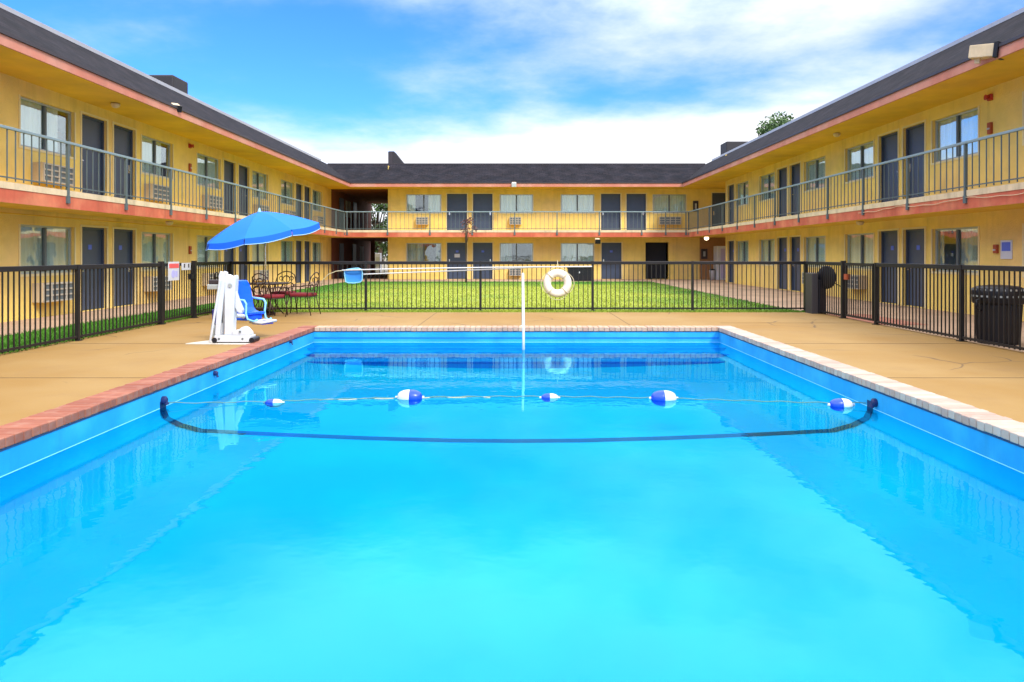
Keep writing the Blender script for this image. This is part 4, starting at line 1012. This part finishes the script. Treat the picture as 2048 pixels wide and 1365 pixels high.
# ------------------------------------------------------------------ pool lift
LX, LY = -4.44, 11.35
lf = thing('pool_lift', 'white pool access lift with bright blue seat on a pad at the left pool edge', 'pool lift', (LX, LY, 0))
g = MB(); g.prism([(-.62, -.15), (.42, -.22), (.5, .12), (-.42, .3)], .002, .014); g.build('pad', mat('pale_pad', (.62, .58, .52), .8, var=.1), lf)
g = MB(); g.box(-.2, .36, -.12, .12, .03, .13); g.prism([(.07, .131), (.34, .131), (.33, .17), (.27, .24), (.22, .26), (.17, .22), (.07, .20)], -.10, .10, Matrix.Rotation(R(90), 4, 'X')); base = g.build('base', 'white', lf, bevel=.012)
for wx in (-.19, .38):
    g = MB(); g.lathe([(.04, -.13), (.04, .13)], (wx, 0, .06), 16, 'Y'); g.build('wheel', 'black', base)
for bxx, bz in ((-.12, .08), (.24, .08), (.2, .19)):
    g = MB(); g.lathe([(.016, -.115), (.016, -.13)], (bxx, 0, bz), 10, 'Y'); g.build('bolt', 'alud', base)
# mast: two plates with a slot, tapering
g = MB()
mt = Matrix.Rotation(R(90), 4, 'X')
g.prism([(-.20, .13), (-.125, .13), (-.045, .95), (-.06, 1.10), (-.12, 1.12), (-.14, 1.06)], -.09, -.05, mt); g.prism([(-.20, .13), (-.125, .13), (-.045, .95), (-.06, 1.10), (-.12, 1.12), (-.14, 1.06)], .05, .09, mt)
g.prism([(-.06, .13), (.07, .13), (.09, .6), (.115, 1.0), (.105, 1.06), (.05, 1.03), (-.02, 1.07), (-.06, 1.0)], -.07, .07, mt)
g.build('mast', 'white', lf, bevel=.012)
g = MB(); g.tube([(-.26, -.10, .06), (-.11, -.10, .98)], .018, 8); g.build('actuator_rod', 'white', lf)
g = MB(); g.prism([(.10, .82), (.15, .66), (.21, .52), (.19, .46), (.13, .48), (.09, .56)], -.04, .04, mt); g.build('arm_bracket', 'white', lf, bevel=.01)
g = MB(); g.lathe([(.03, -.075), (.03, -.09)], (.03, 0, .9), 14, 'Y'); g.build('pivot_cap', 'alu', lf)
g = MB(); g.box(-.36, -.14, .0, .14, .83, .91); bb = g.build('battery_box', 'alu', lf, bevel=.012)
g = MB(); g.box(-.34, -.16, .01, .13, .912, .98); g.build('battery', 'drip', bb, bevel=.01)
g = MB(); g.box(-.30, -.12, .05, .2, .30, .52); g.build('control_box', 'navy', lf, bevel=.012)
g = MB(); g.lathe([(.13, -.04), (.14, -.02), (.14, .02), (.13, .04)], (-.29, .2, .2), 22, 'X'); g.build('counterweight', 'alu', lf, smooth=True)
# seat
st = Matrix.Translation((-.10, 1.0, .40)) @ Matrix.Rotation(R(-28), 4, 'Z') @ Matrix.Scale(.8, 4)
g = MB()
prof_ = [(-.20, .0), (.17, .0), (.2, .04), (.2, .30), (.16, .34), (.10, .52), (.05, .62), (-.05, .66), (-.16, .66), (-.22, .58), (-.24, .4), (-.22, .1)]
g = MB(); rows = []
ns = 9
# shell: side profile swept across the width with rounded edges
side = [(.26, .02), (.12, .0), (-.02, .03), (-.10, .09), (-.13, .2), (-.15, .38), (-.165, .55), (-.17, .66)]
back = [(.26, -.03), (.10, -.06), (-.06, -.03), (-.15, .05), (-.19, .2), (-.205, .38), (-.22, .55), (-.215, .68)]
def wy(i):
    return [.20, .22, .23, .235, .23, .22, .19, .12][i]
for (pr2) in (side, back):
    row = []
    for i, (a, z) in enumerate(pr2):
        wv = wy(i); row.append([g.bm.verts.new(st @ Vector((a+.05*abs(j/4)**2, wv*j/4, z+.0))) for j in range(-4, 5)])
    rows.append(row)
for row, fl in zip(rows, (0, 1)):
    for A, B in zip(row, row[1:]):
        for j in range(8): g.bm.faces.new((A[j], A[j+1], B[j+1], B[j]))
F, Bk = rows
for e_ in (0, 8):
    for i in range(len(F)-1): g.bm.faces.new((F[i][e_], F[i+1][e_], Bk[i+1][e_], Bk[i][e_]))
for i_ in (0, -1):
    for j in range(8): g.bm.faces.new((F[i_][j], F[i_][j+1], Bk[i_][j+1], Bk[i_][j]))
seat = g.build('seat', 'blue', lf, smooth=False, bevel=.01)
g = MB(); g.box(-.16, .22, -.22, .22, -.16, -.02, st); g.build('seat_base', 'blue', lf, bevel=.03)
for sy in (-1, 1):
    g = MB(); g.tube([st @ Vector(v) for v in ((-.16, sy*.25, .3), (.05, sy*.26, .28), (.2, sy*.26, .27), (.26, sy*.26, .2), (.24, sy*.25, 0), (.28, sy*.24, -.12), (.42, sy*.2, -.16), (.5, sy*.18, -.12))], .017, 8); g.build('armrest', 'skyblue', lf, smooth=True)
g = MB(); g.tube([st @ Vector(v) for v in ((.32, -.2, -.18), (.62, -.2, -.18), (.66, .16, -.16), (.34, .16, -.16))], .022, 8, closed=True); fr_ = g.build('footrest', 'white', lf, smooth=True)
g = MB(); g.box(.34, .62, -.17, .13, -.222, -.195, st); g.build('foot_plate', 'floatblue', fr_)
g = MB(); g.tube([(.0, .08, .42), (.0, .5, .38), tuple(st @ Vector((-.05, 0, -.1)))], .035, 10); g.build('swing_arm', 'white', lf, smooth=True)

# ------------------------------------------------------------------ bins at the right
def ribbed_can(x, y, label):
    t = thing('litter_bin', label, 'litter bin', (x, y, -.012))
    seg = 72; g = MB(); rings = []
    for z, r in ((0, .27), (.04, .285), (.60, .315), (.63, .31)):
        ring = []
        for k in range(seg):
            a = 2*math.pi*k/seg; rr = r*(1+(.022 if k % 3 == 0 else (-.012)))
            ring.append(g.bm.verts.new((math.cos(a)*rr, math.sin(a)*rr, z)))
        rings.append(ring)
    for A, B in zip(rings, rings[1:]):
        for k in range(seg): g.bm.faces.new((A[k], A[(k+1) % seg], B[(k+1) % seg], B[k]))
    g.bm.faces.new(rings[0][::-1]); g.bm.faces.new(rings[-1]); g.build('body', 'black', t)
    g = MB(); g.lathe([(.335, .62), (.355, .64), (.36, .80), (.345, .86), (.27, .895), (.1, .91)], (0, 0, 0), 40); lid = g.build('lid', 'black', t, smooth=True)
    for row in range(2):
        for k in range(26):
            g = MB()
            a = 2*math.pi*(k+.5*row)/26; z = .84-.1*row; r = .352 if row == 0 else .362
            m_ = Matrix.Translation((math.cos(a)*r, math.sin(a)*r, z)) @ Matrix.Rotation(a, 4, 'Z'); g.box(-.004, .004, -.016, .016, -.014, .014, m_); g.build('lid_stud', 'alu', lid)
    g = MB(); g.tube([(-.33, -.1, .7), (-.41, -.12, .68), (-.42, -.12, .55), (-.33, -.1, .52)], .018, 8); g.build('side_handle', 'black', t, smooth=True)
    return t
ribbed_can(7.53, 11.45, 'black ribbed litter bin with studded lid behind the near right fence')
t = thing('hinged_bin', 'dark grey box with a tilted round black lid beside the right gate', 'bin', ((1640-1033)/FPX*17.2, 17.2, -.01))
g = MB(); g.box(-.27, -.122, -.2, .2, 0, .95); g.build('side_cabinet', mat('grey_metal', (.045, .042, .045), .5), t, bevel=.01)
g = MB(); g.box(-.118, .06, -.22, .22, 0, .8); g.build('body', 'black', t, bevel=.015)
g = MB(); g.lathe([(.02, .05), (.16, .04), (.25, .015), (.27, -.01), (.25, -.03)], (0, 0, 0), 30, 'Y'); o = g.build('round_lid', 'black', t, smooth=True); o.location = (.02, -.3, .86); o.rotation_euler = (R(180), 0, R(-64))
g = MB(); g.tube([(.24, -.25, .72), (.45, -.28, .6), (.52, -.3, .55)], .012, 6); g.build('lid_handle', 'black', t)

# ------------------------------------------------------------------ trees
def leaf_mesh(g, c, r, n, sz, flat=1.0):
    for i in range(n):
        while True:
            p = Vector((random.uniform(-1, 1), random.uniform(-1, 1), random.uniform(-1, 1)))
            if .25 < p.length < 1: break
        p = Vector((p.x*r, p.y*r, p.z*r*flat))+Vector(c); a = Vector((random.gauss(0, 1), random.gauss(0, 1), random.gauss(0, 1))).normalized(); b = a.orthogonal().normalized(); b = b.cross(a) if random.random() < .5 else b
        s = sz*random.uniform(.6, 1.3); c2 = a.cross(b)
        g.bm.faces.new([g.bm.verts.new(q) for q in (p-b*s, p+c2*s*.45, p+b*s, p-c2*s*.45)])
def tree(name, x, y, h, cr, label, cat, nl, sz, leaf='leaf', clumps=9, zc=None, spread=1.0, seed=1, lo=.5):
    random.seed(seed); t = thing(name, label, cat, (x, y, -.02))
    g = MB(); tr = h*(.022 if h > 5 else .009)
    g.tube([(0, 0, 0), (.05*cr, 0, h*.25), (-.04*cr, .05, h*.5), (.02, 0, h*.8)], [tr*1.5, tr*1.1, tr*.8, tr*.3], 8)
    cl = []
    for i in range(clumps):
        a = random.random()*6.28; rr = cr*random.uniform(.2, .75)*spread; z = h*random.uniform(lo, .92); cl.append((math.cos(a)*rr, math.sin(a)*rr, z, cr*random.uniform(.28, .5)))
        g.tube([(0, 0, h*random.uniform(.3, .55)), (math.cos(a)*rr*.5, math.sin(a)*rr*.5, z-cr*.3), (math.cos(a)*rr, math.sin(a)*rr, z)], [tr*.5, tr*.3, tr*.1], 5)
    g.build('trunk', 'trunk', t, smooth=True)
    g = MB()
    for c in cl: leaf_mesh(g, c[:3], c[3], nl//clumps, sz, .85)
    g.build('crown', leaf, t, recalc=False)
p = px(1560, 232, 46)
tree('broadleaf_tree', p.x+.2, 46, p.z+.35, 2.1, 'green tree top showing above the right wing roof', 'tree', 5200, .11, clumps=18, seed=5, lo=.72)
tree('broadleaf_tree', -11.3, 60, 7.5, 3.0, 'leafy tree beyond the open passage at the far left corner', 'tree', 5200, .16, clumps=16, seed=8, lo=.12)
pt = px(932, 423, 36.5)
tree('young_tree', pt.x, 36.5, pt.z, .55, 'thin young tree with sparse purple brown leaves before the far doors', 'tree', 230, .06, 'leafp', clumps=7, seed=3, lo=.62)
random.seed(11)
t = thing('white_cabinet', 'white utility cabinet seen through the ground floor passage', 'cabinet', (-10.9, 56.5, 0))
g = MB(); g.box(-.4, .45, -.3, .3, 0, 1.5); g.build('body', 'white', t, bevel=.05); g = MB(); g.box(.1, .4, -.31, -.3, .5, 1.2); g.build('door_panel', 'alu', t)
for o in bpy.data.objects:
    if '_f' in o: del o['_f']
